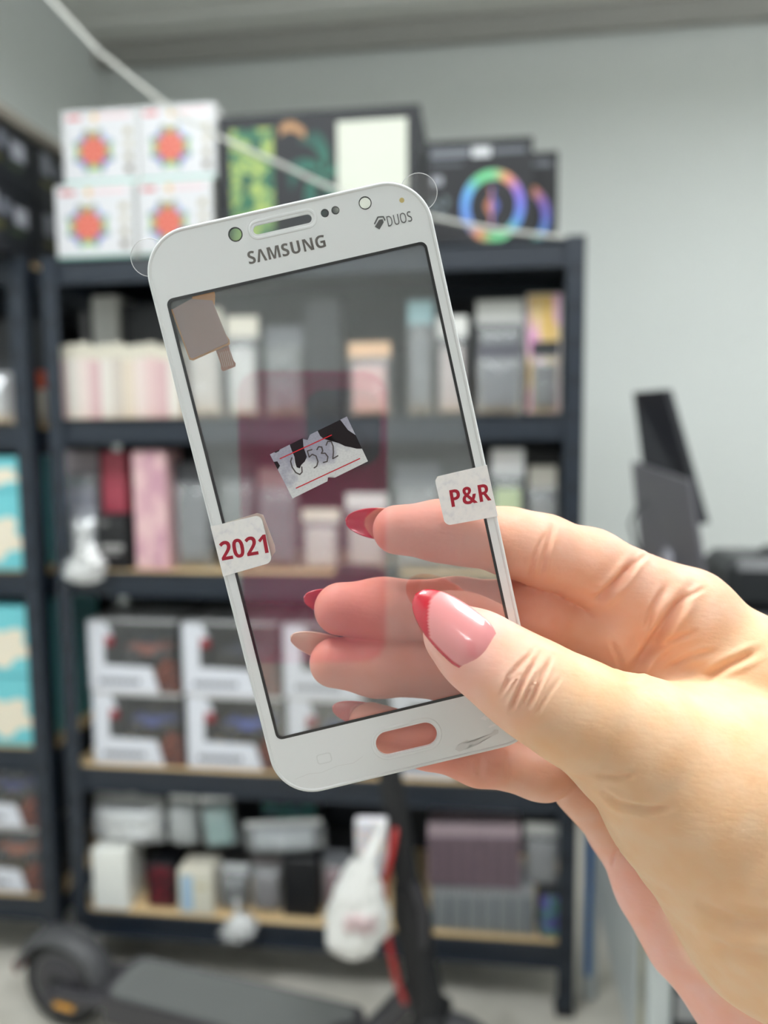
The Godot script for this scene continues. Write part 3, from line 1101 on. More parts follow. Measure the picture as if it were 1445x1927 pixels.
# ---------- shelving ----------
func shelving(label: String, x0: float, x1: float, levels: Array, board: Material, steel: Material) -> void:
	var o := thing("shelving_unit", label, "shelving", Vector3((x0 + x1) / 2, 0, SHELF_Z - 0.21), 0.0, "dark blue steel shelving units")
	var w := x1 - x0
	var top: float = levels[0]
	var hole := mat("slot_shadowless", rgb8(14, 17, 22), 0.7)
	for sx in [-1.0, 1.0]:
		for sz in [-1.0, 1.0]:
			# L-shaped post of two leaves
			var st := SurfaceTool.new()
			st.begin(Mesh.PRIMITIVE_TRIANGLES)
			st.append_from(box(0.04, top + 0.004, 0.0025, 0.0005), 0, Transform3D(Basis(), Vector3(-sx * 0.02, 0, 0)))
			st.append_from(box(0.0025, top + 0.004, 0.04, 0.0005), 0, Transform3D(Basis(), Vector3(0, 0, -sz * 0.02)))
			var up := part("upright", st.commit(), steel, o, Vector3(sx * w / 2, top / 2 + 0.002, sz * 0.21))
			if sz > 0:
				for k in 22:
					part("slot", box(0.009, 0.022, 0.002, 0.0006), hole, up, Vector3(-sx * 0.02, -top / 2 + 0.08 + k * 0.08, 0.0008))
			part("foot", box(0.046, 0.02, 0.046, 0.004), mat("foot_black", rgb8(20, 20, 22), 0.6), o, Vector3(sx * (w / 2 - 0.02), 0.01, sz * 0.19))
	for y in levels:
		part("shelf_board", box(w - 0.006, 0.012, 0.388, 0.002), board, o, Vector3(0, y - 0.006, 0))
		part("support_tray", box(w - 0.012, 0.003, 0.385, 0.001), steel, o, Vector3(0, y - 0.0145, 0))
		for sz in [-1.0, 1.0]:
			var st := SurfaceTool.new()
			st.begin(Mesh.PRIMITIVE_TRIANGLES)
			st.append_from(box(w - 0.004, 0.06, 0.004, 0.001), 0, Transform3D())
			st.append_from(box(w - 0.004, 0.006, 0.012, 0.001), 0, Transform3D(Basis(), Vector3(0, 0.027, sz * 0.004)))
			st.append_from(box(w - 0.004, 0.006, 0.012, 0.001), 0, Transform3D(Basis(), Vector3(0, -0.027, sz * 0.004)))
			part("beam", st.commit(), steel, o, Vector3(0, y - 0.0305, sz * 0.2))
		for sx in [-1.0, 1.0]:
			part("side_beam", box(0.004, 0.05, 0.4, 0.001), steel, o, Vector3(sx * (w / 2 - 0.004), y - 0.04, 0))
	part("back_panel", box(w - 0.01, top - levels[4], 0.006, 0.001), mat("back_board", rgb8(34, 38, 44), 0.7), o, Vector3(0, (top + levels[4]) / 2, -0.206))

func build_shelving() -> void:
	var steel := mat("steel_blue", rgb8(25, 35, 48), 0.45)
	steel.clearcoat_enabled = true
	steel.clearcoat = 0.15
	steel.clearcoat_roughness = 0.3
	var board := mat("chipboard", Color.WHITE, 0.7)
	board.albedo_texture = noise_tex(0.09, [rgb8(196, 160, 112), rgb8(228, 200, 154), rgb8(214, 180, 130)], 41)
	board.uv1_triplanar = true
	board.uv1_scale = Vector3(2, 2, 2)
	shelving("dark blue steel shelving unit with boxes of ring lamps on top", -1.05, 0.222, [1.83, 1.45, 1.075, 0.57, 0.18], board, steel)
	shelving("dark blue steel shelving unit holding the turquoise boxes", -1.66, -1.097, [1.835, 1.44, 1.07, 0.61, 0.205], board, steel)
	# white cable hanging across the front of the top boxes
	var path := [Vector3(-1.66, 3.15, -1.26)]
	var knots := [[105, 10, -1.5], [181, 92, -1.52], [231, 133, -1.54], [326, 208, -1.58], [421, 262, -1.62], [526, 308, -1.66], [620, 352, -1.69], [730, 390, -1.72], [830, 412, -1.742], [920, 430, -1.755], [1015, 442, -1.765], [1060, 446, -1.775]]
	for k in knots:
		path.append(on_plane(k[0], k[1], k[2]))
	var soft := []
	for i in path.size() - 1:
		for s in 4:
			var a: Vector3 = path[maxi(i - 1, 0)]
			var d: Vector3 = path[mini(i + 2, path.size() - 1)]
			soft.append(path[i].cubic_interpolate(path[i + 1], a, d, s / 4.0))
	soft.append(path[-1])
	var cable := part("white_cable", tube(soft, 0.0045, 8), mat("cable_white", rgb8(206, 206, 200), 0.5), self)
	tag(cable, "white cable hanging slantwise from the ceiling in front of the top boxes", "cable")

# ---------- pictures printed on packaging ----------
func blank(w: int, h: int, c: Color) -> Image:
	var im := Image.create(w, h, false, Image.FORMAT_RGB8)
	im.fill(c)
	return im

func bar(im: Image, x0: float, y0: float, x1: float, y1: float, c: Color) -> void:
	var w := im.get_width()
	var h := im.get_height()
	im.fill_rect(Rect2i(int(x0 * w), int(y0 * h), maxi(1, int((x1 - x0) * w)), maxi(1, int((y1 - y0) * h))), c)

func puzzle_print() -> Image:
	var im := blank(192, 180, rgb8(214, 214, 218))
	bar(im, 0.06, 0.06, 0.26, 0.12, rgb8(206, 92, 96))
	bar(im, 0.4, 0.04, 0.48, 0.14, rgb8(222, 178, 110))
	bar(im, 0.5, 0.06, 0.93, 0.11, rgb8(230, 196, 200))
	bar(im, 0.0, 0.965, 1.0, 1.0, rgb8(120, 190, 172))
	for k in 4:
		bar(im, 0.84, 0.26 + k * 0.17, 0.94, 0.36 + k * 0.17, [rgb8(176, 166, 138), rgb8(190, 182, 160), rgb8(158, 148, 120), rgb8(96, 82, 48)][k])
	var petals := [rgb8(126, 186, 96), rgb8(96, 122, 180), rgb8(140, 176, 110), rgb8(120, 140, 176), rgb8(150, 150, 80), rgb8(150, 170, 206), rgb8(126, 170, 110), rgb8(92, 116, 180)]
	for y in 180:
		for x in 192:
			var d := Vector2(x - 78.0, y - 98.0)
			var r := d.length()
			var a := fposmod(d.angle() - PI / 2 + PI / 8, TAU)
			var k := int(a / (TAU / 8.0)) % 8
			var lobe := 52.0 + 6.0 * cos(a * 8.0)
			if r < 36.0 + 3.0 * cos(a * 12.0):
				im.set_pixel(x, y, rgb8(206, 92, 80) if int(r / 7.0 + a * 3.0) % 3 != 0 else rgb8(222, 138, 116))
			elif r < lobe:
				im.set_pixel(x, y, petals[k])
	return im

func green_print() -> Image:
	var im := blank(256, 160, rgb8(20, 23, 30))
	var n := FastNoiseLite.new()
	n.seed = 17
	n.frequency = 0.03
	var ramp := [rgb8(24, 54, 54), rgb8(54, 112, 84), rgb8(164, 182, 100), rgb8(104, 142, 96), rgb8(28, 60, 64)]
	for y in 160:
		for x in 256:
			var v := n.get_noise_2d(x, y) * 0.5 + 0.5
			if x > 12 and x < 70 and y > 14:
				im.set_pixel(x, y, ramp[clampi(int(v * 6.5) - 1, 0, 4)])
			var d := Vector2(x - 132, (y - 70) * 0.9)
			var sw := sin(d.angle() * 5.0 + d.length() * 0.12)
			if d.length() < 44.0 and sw > -0.1 and x > 80:
				im.set_pixel(x, y, rgb8(46, 128, 104).lerp(rgb8(20, 50, 50), d.length() / 60.0))
			if x > 78 and x < 112 and absf(y - 20 - 6.0 * sin(x * 0.12)) < 6.0:
				im.set_pixel(x, y, rgb8(176, 132, 92))
	return im

func ring_print() -> Image:
	var im := blank(224, 190, rgb8(13, 15, 22))
	bar(im, 0.04, 0.07, 0.42, 0.15, rgb8(112, 116, 124))
	bar(im, 0.44, 0.06, 0.62, 0.16, rgb8(206, 208, 212))
	bar(im, 0.64, 0.08, 0.95, 0.14, rgb8(98, 102, 110))
	bar(im, 0.04, 0.2, 0.36, 0.235, rgb8(84, 88, 96))
	bar(im, 0.05, 0.33, 0.16, 0.42, rgb8(150, 152, 160))
	var wheel := [rgb8(96, 150, 226), rgb8(104, 176, 236), rgb8(110, 200, 140), rgb8(120, 206, 150), rgb8(232, 148, 104), rgb8(150, 112, 206), rgb8(112, 120, 220), rgb8(92, 150, 220), rgb8(120, 206, 150), rgb8(110, 200, 140), rgb8(226, 140, 96), rgb8(104, 140, 220)]
	var c := Vector2(142, 122)
	for y in 190:
		for x in 224:
			var d := Vector2(x, y) - c
			var r := d.length()
			if r > 50.0 and r < 68.0:
				var a := fposmod(d.angle() - PI, TAU) / TAU * 12.0
				im.set_pixel(x, y, wheel[int(a) % 12].lerp(wheel[(int(a) + 1) % 12], a - int(a)))
			elif absf(d.x + 2.0) < 15.0 and d.y > -36.0 and d.y < 36.0:
				var lobe := 9.0 + 6.0 * cos(d.y * 0.13)
				if absf(d.x + 2.0) < lobe:
					im.set_pixel(x, y, rgb8(190, 118, 84) if d.x < -2 else rgb8(84, 92, 170))
			var e := Vector2(x - 30, y - 120)
			if e.length() < 24.0 and sin(e.angle() * 3.0 + e.length() * 0.2) > 0.0:
				im.set_pixel(x, y, rgb8(86, 96, 100))
	return im

func motley(w: int, h: int, ramp: Array, seed_n: int, freq: float) -> Image:
	var im := blank(w, h, ramp[0])
	var n := FastNoiseLite.new()
	n.seed = seed_n
	n.frequency = freq
	for y in h:
		for x in w:
			var v := clampf(n.get_noise_2d(x, y) * 0.9 + 0.5, 0.0, 0.999) * ramp.size()
			im.set_pixel(x, y, ramp[int(v)])
	return im

# ---------- cartons on top ----------
func carton(called: String, label: String, category: String, group: String, x0: float, x1: float, y0: float, y1: float, z: float, depth: float, body: Material, front: Material, turn := 0.0) -> Node3D:
	# a carton standing at y0 with its front face at z
	var w := x1 - x0
	var h := y1 - y0
	var o := thing(called, label, category, Vector3((x0 + x1) / 2, y0, z - depth / 2), turn, group)
	part("carton", box(w, h, depth, 0.002), body, o, Vector3(0, h / 2, 0))
	if front:
		part("front_print", face(w - 0.006, h - 0.006), front, o, Vector3(0, h / 2, depth / 2 + 0.0003))
	part("lid_flap", box(w - 0.004, 0.0012, depth * 0.5, 0.0004), body, o, Vector3(0, h + 0.0006, depth * 0.22))
	part("tape", box(0.03, h * 0.6, 0.0006, 0.0002), body, o, Vector3(0, h * 0.65, -depth / 2 - 0.0003))
	return o

func build_top_boxes() -> void:
	var white := mat("carton_white", rgb8(232, 232, 230), 0.5)
	var puzzle := printed("puzzle_print", puzzle_print())
	carton("block_set_box", "white block set box with round red picture, lower one beside the dark boxes", "box", "white block set boxes", -1.022, -0.824, 1.831, 2.006, -1.80, 0.3, white, puzzle)
	carton("block_set_box", "white block set box with round red picture, lower one beside the green printed box", "box", "white block set boxes", -0.815, -0.63, 1.831, 2.006, -1.80, 0.3, white, puzzle)
	carton("block_set_box", "white block set box with round red picture, upper one beside the dark boxes", "box", "white block set boxes", -1.0, -0.812, 2.0075, 2.18, -1.81, 0.3, white, puzzle)
	carton("block_set_box", "white block set box with round red picture, upper one beside the green printed box", "box", "white block set boxes", -0.808, -0.62, 2.0075, 2.18, -1.81, 0.3, white, puzzle)
	var black := mat("carton_black", rgb8(20, 23, 29), 0.5)
	var o := carton("gaming_set_box", "large black box with green picture and a pale card taped on its front", "box", "", -0.61, -0.14, 1.831, 2.142, -1.80, 0.3, black, printed("green_print", green_print(), 0.55))
	part("taped_card", box(0.16, 0.2, 0.002, 0.0006), mat("card_cream", rgb8(214, 217, 204), 0.6), o, Vector3(0.125, 0.182, 0.153), "pale cream card")
	var ring := printed("ring_print", ring_print(), 0.55)
	carton("ring_lamp_box", "black ring lamp box with colourful ring picture, standing in front", "box", "black ring lamp boxes", -0.13, 0.11, 1.831, 2.058, -1.80, 0.1, black, ring)
	carton("ring_lamp_box", "black ring lamp box half hidden behind the other one", "box", "black ring lamp boxes", -0.07, 0.175, 1.831, 2.062, -1.91, 0.1, black, ring)
	# dark boxes on the neighbouring unit: their printed long sides face the middle of the room
	var side := blank(128, 128, rgb8(24, 27, 34))
	bar(side, 0.1, 0.08, 0.3, 0.45, rgb8(150, 154, 166))
	bar(side, 0.36, 0.16, 0.5, 0.42, rgb8(120, 124, 136))
	bar(side, 0.58, 0.2, 0.84, 0.5, rgb8(160, 162, 172))
	bar(side, 0.08, 0.56, 0.4, 0.66, rgb8(92, 92, 40))
	bar(side, 0.5, 0.58, 0.76, 0.66, rgb8(56, 70, 48))
	var side_m := printed("dark_side_print", side)
	var where := ["lower one at the shelf front", "lower one next to the white boxes", "upper one at the shelf front", "upper one next to the white boxes"]
	for r in 2:
		for k in 2:
			var zc := -1.745 - k * 0.235
			var d := thing("figure_box", "black printed box, " + where[r * 2 + k], "box", Vector3(-1.235, 1.837 + r * 0.152, zc), 0.0, "black printed boxes on the turquoise boxes' unit")
			part("carton", box(0.26, 0.15, 0.225, 0.002), black, d, Vector3(0, 0.075, 0))
			var f := part("side_print", face(0.219, 0.144), side_m, d, Vector3(0.1305, 0.075, 0))
			f.rotation.y = PI / 2
	var lid := thing("flat_carton", "flat grey brown carton lying on the black printed boxes", "box", Vector3(-1.235, 2.1415, -1.87))
	part("carton", box(0.29, 0.026, 0.5, 0.003), mat("carton_taupe", rgb8(150, 144, 134), 0.7), lid, Vector3(0, 0.013, 0))
	part("tape", box(0.05, 0.0006, 0.5, 0.0002), mat("tape_clear", rgb8(170, 164, 150), 0.2), lid, Vector3(0, 0.0263, 0))

const ORDINAL := ["first", "second", "third", "fourth", "fifth", "sixth", "seventh", "eighth", "ninth", "tenth", "eleventh", "twelfth", "thirteenth", "fourteenth", "fifteenth", "sixteenth", "seventeenth", "eighteenth", "nineteenth", "twentieth"]

# ---------- goods on the shelves ----------
func span(px0: float, px1: float, py_top: float, level: float, z: float) -> Rect2:
	# the front rectangle of something that stands on a shelf: x, y0, width, height
	var py := 963.5 - (level - 1.4) / 1.8 * FOCAL
	var a := on_plane(px0, py, z)
	var b := on_plane(px1, py, z)
	var t := on_plane((px0 + px1) / 2, py_top, z)
	return Rect2(a.x, level, b.x - a.x, t.y - level)

func pillow(w: float, h: float, d: float, seed_n: int, crumple := 0.25) -> ArrayMesh:
	# a filled film bag: flat seams at the rim, full in the middle, crumpled
	var key := "pillow %f %f %f %d" % [w, h, d, seed_n]
	if cache.has(key):
		return cache[key]
	var n := FastNoiseLite.new()
	n.seed = seed_n
	n.frequency = 1.6
	n.fractal_octaves = 2
	var st := SurfaceTool.new()
	st.begin(Mesh.PRIMITIVE_TRIANGLES)
	st.set_smooth_group(0)
	var m := 14
	var p := func(i: int, j: int, s: float) -> Vector3:
		var u := float(i) / m * 2.0 - 1.0
		var v := float(j) / m * 2.0 - 1.0
		var f := pow(maxf((1.0 - pow(absf(u), 2.6)) * (1.0 - pow(absf(v), 4.0)), 0.0), 0.5)
		var q := n.get_noise_3d(u * 2.0, v * 2.0, s * 3.0) * crumple
		return Vector3(u * w * 0.5 * (1.0 - 0.05 * q * 4.0), (v * 0.5 + 0.5) * h, s * (d * 0.5 * f * (1.0 + q * 1.6) + 0.0006))
	for s in [-1.0, 1.0]:
		for i in m:
			for j in m:
				if s > 0:
					quad(st, p.call(i, j, s), p.call(i, j + 1, s), p.call(i + 1, j + 1, s), p.call(i + 1, j, s))
				else:
					quad(st, p.call(i + 1, j, s), p.call(i + 1, j + 1, s), p.call(i, j + 1, s), p.call(i, j, s))
	cache[key] = done(st)
	return cache[key]

func pouch(called: String, label: String, group: String, r: Rect2, z: float, depth: float, film: Material, inside: Material, card: Material, seed_n: int, turn := 0.0, lean := 0.0) -> Node3D:
	# clear bag with the article in it and a header card on top
	var o := thing(called, label, "packet", Vector3(r.position.x + r.size.x / 2, r.position.y, z - depth / 2), turn, group)
	o.rotation.z = lean
	var w := r.size.x
	var h := r.size.y
	var head := h * 0.22
	if inside:
		part("article", box(w * 0.74, (h - head) * 0.82, depth * 0.4, 0.004), inside, o, Vector3(0, (h - head) * 0.46, 0))
	part("film_bag", pillow(w, h - head * 0.8, depth, seed_n), film, o)
	if card:
		part("header_card", box(w * 0.96, head, 0.004, 0.001), card, o, Vector3(0, h - head / 2, 0))
	part("bag_seam", box(w * 0.97, 0.006, 0.0024, 0.0006), film, o, Vector3(0, 0.0035, 0))
	return o

func slim(proto: Node3D, called: String, label: String, group: String) -> Node3D:
	var o: Node3D = proto.duplicate()
	o.name = numbered(called)
	add_child(o)
	tag(o, label, "packet", group)
	return o

func slim_packet(called: String, label: String, group: String, r: Rect2, z: float, depth: float, body: Material, card: Material) -> Node3D:
	# a thin blister packet standing on edge with a header strip
	var o := thing(called, label, "packet", Vector3(r.position.x + r.size.x / 2, r.position.y, z - depth / 2), 0.0, group)
	var w := r.size.x
	var h := r.size.y
	part("packet_body", box(w, h * 0.8, depth, 0.002), body, o, Vector3(0, h * 0.4, 0))
	part("header_strip", box(w * 0.8, h * 0.2, depth * 0.97, 0.001), card, o, Vector3(0, h * 0.9, 0))
	return o

func plain_box(called: String, label: String, group: String, px0: float, px1: float, top: float, level: float, z: float, depth: float, body: Material, front: Material) -> Node3D:
	var r := span(px0, px1, top, level, z)
	return carton(called, label, "box", group, r.position.x, r.position.x + r.size.x, level, level + r.size.y, z, depth, body, front)

func pouch_at(called: String, label: String, group: String, px0: float, px1: float, top: float, level: float, z: float, depth: float, film: Material, inside: Material, card: Material, seed_n: int, turn := 0.0, lean := 0.0) -> Node3D:
	return pouch(called, label, group, span(px0, px1, top, level, z), z, depth, film, inside, card, seed_n, turn, lean)

func tint(r: int, g: int, b: int, rough := 0.4) -> StandardMaterial3D:
	return mat("tint_%d_%d_%d" % [r, g, b], rgb8(r, g, b), rough)

func film_mat(r: int, g: int, b: int, a: float) -> StandardMaterial3D:
	return clear_mat("film_%d_%d_%d" % [r, g, b], Color(r / 255.0, g / 255.0, b / 255.0, a), 0.12)

func build_goods() -> void:
	var clear := film_mat(225, 228, 230, 0.25)
	var silver := mat("foil_silver", rgb8(222, 224, 226), 0.2, 0.35)
	var cream := tint(228, 222, 206)
	var white := tint(226, 226, 222)
	var pale := tint(214, 206, 196)
	var dark := tint(44, 46, 50)
	var black := tint(24, 25, 29)
	var grey := tint(104, 106, 112)
	var back := SHELF_Z - 0.2
	# second shelf: slim packets
	var colours := [tint(224, 196, 194), tint(226, 220, 212), tint(214, 180, 182), tint(222, 208, 190), tint(230, 214, 208), tint(206, 196, 186)]
	var order := [0, 1, 4, 2, 1, 5, 3, 4, 0, 2, 1]
	for k in 11:
		var x := 115.0 + k * 20.8
		slim_packet("slim_packet", "%s slim packet from the corner post on the second shelf, %s" % [ORDINAL[k], ["pink", "white", "rose", "sand", "pale pink", "grey beige"][order[k]]], "slim pale packets on the second shelf", span(x, x + 19.4, 650 - (k % 3) * 3, 1.452, -1.80), -1.80, 0.16, colours[order[k]], cream)
	plain_box("tall_box", "tall plain white box behind the slim pale packets", "", 188, 236, 556, 1.452, back, 0.12, white, null)
	plain_box("dark_box", "dark box behind the slim packets at the corner post", "dark boxes at the back of the second shelf", 166, 184, 585, 1.452, back, 0.12, dark, printed("dim_print", motley(64, 64, [rgb8(36, 36, 42), rgb8(52, 50, 52), rgb8(120, 118, 120), rgb8(40, 40, 46)], 3, 0.05)))
	plain_box("dark_box", "dark box behind the slim packets next to the tall white box", "dark boxes at the back of the second shelf", 245, 335, 570, 1.452, back, 0.12, dark, null)
	# second shelf, seen through the window
	var seen := [
		["cream_packet", "cream packet next to the row of slim packets, behind the panel", 352, 418, 575, cream, pale, 1],
		["cream_packet", "second cream packet behind the panel window", 424, 486, 590, cream, white, 2],
		["grey_packet", "grey packet behind the panel window", 496, 570, 610, grey, dark, 3],
		["peach_packet", "peach packet behind the panel window", 652, 735, 640, tint(236, 196, 158), tint(232, 180, 176), 5],
		["teal_packet", "teal grey packet behind the panel window", 765, 815, 560, tint(140, 176, 180), grey, 6],
		["pale_packet", "pale packet behind the panel's edge", 820, 880, 590, white, tint(206, 190, 186), 7]]
	for s in seen:
		pouch_at(s[0], s[1], "packets on the second shelf", s[2], s[3], s[4], 1.452, -1.81, 0.08, clear, s[6], s[5], s[7])
	plain_box("dark_box", "dark upright box behind the panel window between grey and peach packets", "dark boxes at the back of the second shelf", 580, 645, 560, 1.452, -1.84, 0.12, dark, null)
	pouch_at("white_packet", "white topped packet with dark lower half, beside the panel", "packets on the second shelf", 893, 985, 560, 1.452, -1.86, 0.06, clear, grey, white, 8)
	pouch_at("grey_packet", "glossy charcoal packet standing in front of the white topped packet", "packets on the second shelf", 897, 982, 645, 1.452, -1.80, 0.05, clear, tint(70, 72, 80), tint(92, 92, 100), 9)
	var glow_print := motley(48, 48, [rgb8(222, 140, 190), rgb8(232, 180, 206), rgb8(236, 206, 150), rgb8(230, 190, 110)], 6, 0.03)
	plain_box("picture_box", "box with pink and yellow picture at the end of the second shelf", "", 988, 1052, 552, 1.452, -1.88, 0.1, white, printed("pink_yellow_print", glow_print))
	pouch_at("dark_packet", "glossy black packet in front of the pink and yellow box", "packets on the second shelf", 998, 1052, 640, 1.452, -1.80, 0.05, clear, black, dark, 10)
	# third shelf
	plain_box("dark_box", "wide dark box at the back of the third shelf", "dark boxes at the back of the third shelf", 178, 262, 860, 1.077, back, 0.12, dark, null)
	pouch_at("mauve_packet", "mauve packet with blue article beside the corner post", "packets on the third shelf", 118, 190, 848, 1.077, -1.84, 0.07, clear, printed("blue_mauve_print", motley(48, 64, [rgb8(150, 136, 146), rgb8(176, 160, 168), rgb8(104, 122, 156), rgb8(190, 176, 176)], 8, 0.05)), tint(170, 160, 166), 11)
	plain_box("red_box", "narrow red box on the third shelf", "", 206, 250, 850, 1.077, -1.86, 0.1, tint(178, 74, 90), null)
	plain_box("pink_box", "tall pale pink box on the third shelf", "", 263, 324, 848, 1.077, -1.80, 0.1, tint(222, 178, 182), printed("pink_panel", motley(48, 96, [rgb8(226, 190, 190), rgb8(214, 170, 178), rgb8(196, 150, 164)], 12, 0.03)))
	pouch_at("silver_packet", "silver packet leaning in front of the mauve packet", "packets on the third shelf", 134, 186, 955, 1.077, -1.795, 0.04, silver, null, tint(150, 152, 160), 13)
	plain_box("black_box", "black box with pale print in front of the red box", "", 190, 248, 968, 1.077, -1.795, 0.05, black, printed("pale_bar_print", label_print(rgb8(34, 34, 36), rgb8(170, 168, 166))))
	pouch_at("clear_packet", "clear grey packet next to the tall pink box", "packets on the third shelf", 330, 402, 870, 1.077, -1.81, 0.06, clear, tint(88, 88, 92), tint(52, 52, 56), 14)
	var crumpled := thing("crumpled_bag", "crumpled shiny clear bag hanging over the third shelf's edge", "bag", on_plane(156, 1100, -1.735))
	part("film_bag", teardrop(0.085, 0.1, 0.05, 15, 0.9), mat("foil_bright", rgb8(226, 226, 226), 0.1, 0.4), crumpled)
	part("twisted_neck", tube([Vector3(0, 0.095, 0), Vector3(0.006, 0.115, -0.004), Vector3(0.002, 0.13, -0.008)], [0.008, 0.004, 0.012], 8), mat("foil_bright", rgb8(226, 226, 226), 0.1, 0.4), crumpled)
	var third := [
		["dark_packet", "dark packet behind the panel's lower window edge", 415, 480, 865, dark, black, 16],
		["brown_packet", "brownish packet behind the price label", 486, 560, 880, tint(140, 116, 112), dark, 17],
		["cream_packet", "low cream packet behind the panel window on the third shelf", 566, 640, 960, cream, pale, 18],
		["pale_packet", "pale packet behind the index fingertip on the third shelf", 648, 730, 930, white, tint(200, 190, 180), 19],
		["grey_packet", "grey packet on the third shelf behind the index finger", 740, 830, 870, grey, tint(130, 128, 130), 20],
		["dark_packet", "dark packet behind the panel edge label", 836, 915, 860, dark, grey, 21]]
	for s in third:
		pouch_at(s[0], s[1], "packets on the third shelf", s[2], s[3], s[4], 1.077, -1.81, 0.07, clear, s[6], s[5], s[7])
	plain_box("dark_box", "dark box at the post end of the third shelf", "dark boxes at the back of the third shelf", 940, 1054, 850, 1.077, -1.9, 0.12, black, null)
	pouch_at("lime_packet", "small shiny packet with lime green article on the third shelf", "packets on the third shelf", 922, 986, 845, 1.077, -1.80, 0.06, clear, tint(196, 214, 150), silver, 22)
	pouch_at("silver_packet", "small silver packet next to the lime green one", "packets on the third shelf", 992, 1046, 878, 1.077, -1.81, 0.05, clear, tint(120, 118, 116), tint(170, 166, 156), 23)
	toy_cars()
	bottom_goods(clear, silver, cream, white, dark, black, grey)
	left_goods(clear, silver, dark)

func label_print(ground: Color, ink: Color) -> Image:
	var im := blank(64, 64, ground)
	bar(im, 0.15, 0.55, 0.9, 0.66, ink)
	bar(im, 0.2, 0.7, 0.8, 0.76, ink)
	bar(im, 0.1, 0.1, 0.4, 0.2, ink.darkened(0.3))
	return im

func toy_car_box(label: String, x0: float, y0: float, w: float, h: float, z: float, paint: Color) -> void:
	# window box: white L-shaped front, dark inside with a toy car, printed corner
	var depth := 0.2
	var o := thing("toy_car_box", label, "toy box", Vector3(x0 + w / 2, y0, z - depth / 2), 0.0, "toy car window boxes")
	var white := tint(222, 224, 232)
	var inner := tint(30, 31, 36)
	part("back_wall", box(w, h, 0.004, 0.001), inner, o, Vector3(0, h / 2, -depth / 2 + 0.002))
	part("top_wall", box(w, 0.004, depth, 0.001), tint(206, 206, 206), o, Vector3(0, h - 0.002, 0))
	part("bottom_wall", box(w, 0.004, depth, 0.001), tint(206, 170, 110), o, Vector3(0, 0.002, 0))
	part("side_wall", box(0.004, h, depth, 0.001), inner, o, Vector3(-w / 2 + 0.002, h / 2, 0))
	part("side_wall", box(0.004, h, depth, 0.001), inner, o, Vector3(w / 2 - 0.002, h / 2, 0))
	var band := PackedVector2Array([Vector2(-w / 2, 0.001), Vector2(w * 0.28, 0.001), Vector2(w * 0.2, h * 0.36), Vector2(-w * 0.32, h * 0.38), Vector2(-w * 0.32, h * 0.66), Vector2(-w * 0.22, h * 0.8), Vector2(-w * 0.3, h - 0.001), Vector2(-w / 2, h - 0.001)])
	var front := part("front_panel", sheet(band, depth / 2 - 0.003, depth / 2), white, o, Vector3.ZERO, "white L-shaped front panel")
	for k in 7:
		part("print_mark", box(w * 0.05, h * 0.07, 0.0006, 0.0002), tint(80, 82, 92), front, Vector3(-w * 0.36 + k * w * 0.066, h * 0.15, depth / 2 + 0.0003))
	part("red_mark", box(w * 0.1, h * 0.13, 0.0006, 0.0002), tint(150, 40, 50), front, Vector3(-w * 0.26, h * 0.72, depth / 2 + 0.0003))
	var corner := PackedVector2Array([Vector2(w * 0.28, 0.001), Vector2(w / 2, 0.001), Vector2(w / 2, h * 0.42), Vector2(w * 0.34, h * 0.5), Vector2(w * 0.22, h * 0.3)])
	part("printed_corner", sheet(corner, depth / 2 - 0.003, depth / 2), printed("car_corner_print", motley(48, 48, [rgb8(44, 34, 36), rgb8(112, 62, 52), rgb8(150, 98, 84), rgb8(36, 32, 36), rgb8(90, 84, 88)], 14, 0.07)), o, Vector3.ZERO, "corner printed with a brown car")
	part("window_film", face(w * 0.8, h * 0.6), film_mat(235, 235, 240, 0.02), o, Vector3(w * 0.08, h * 0.68, depth / 2 - 0.004))
	var car := part("toy_car", box(w * 0.5, h * 0.16, depth * 0.4, 0.008), mat("car_%s" % paint.to_html(), paint, 0.25), o, Vector3(w * 0.08, h * 0.52, 0.02), "toy car inside the box")
	part("cabin", box(w * 0.24, h * 0.14, depth * 0.34, 0.01), mat("car_glass", rgb8(40, 44, 60), 0.1), car, Vector3(-w * 0.02, h * 0.14, 0))
	for sx in [-1.0, 1.0]:
		for sz in [-1.0, 1.0]:
			part("wheel", lathe([Vector2(0.0, -0.012), Vector2(h * 0.11, -0.012), Vector2(h * 0.13, -0.008), Vector2(h * 0.13, 0.008), Vector2(h * 0.11, 0.012), Vector2(0.0, 0.012)], 14), tint(22, 22, 24), car, Vector3(sx * w * 0.17, -h * 0.08, sz * depth * 0.19))

func toy_cars() -> void:
	var h := 0.185
	var rows := [["lower", 0.572, 345], ["upper", 0.572 + h + 0.002, 330]]
	for r in 2:
		var xs := [[-0.985, 0.24], [-0.735, 0.25], [-0.475, 0.25], [-0.215, 0.2]]
		var words := ["beside the corner post", "second from the corner post", "behind the panel's lower corner", "behind the hand"]
		var paint := [[rgb8(70, 84, 150), rgb8(70, 90, 170), rgb8(60, 80, 150), rgb8(120, 50, 40)], [rgb8(150, 84, 70), rgb8(60, 64, 80), rgb8(150, 60, 40), rgb8(60, 80, 150)]]
		for k in 4:
			toy_car_box("toy car window box on the fourth shelf, %s, %s" % [rows[r][0], words[k]], xs[k][0] + (-0.01 if r == 1 else 0.0), rows[r][1], xs[k][1], h, -1.795 - 0.01 * r, paint[r][k])

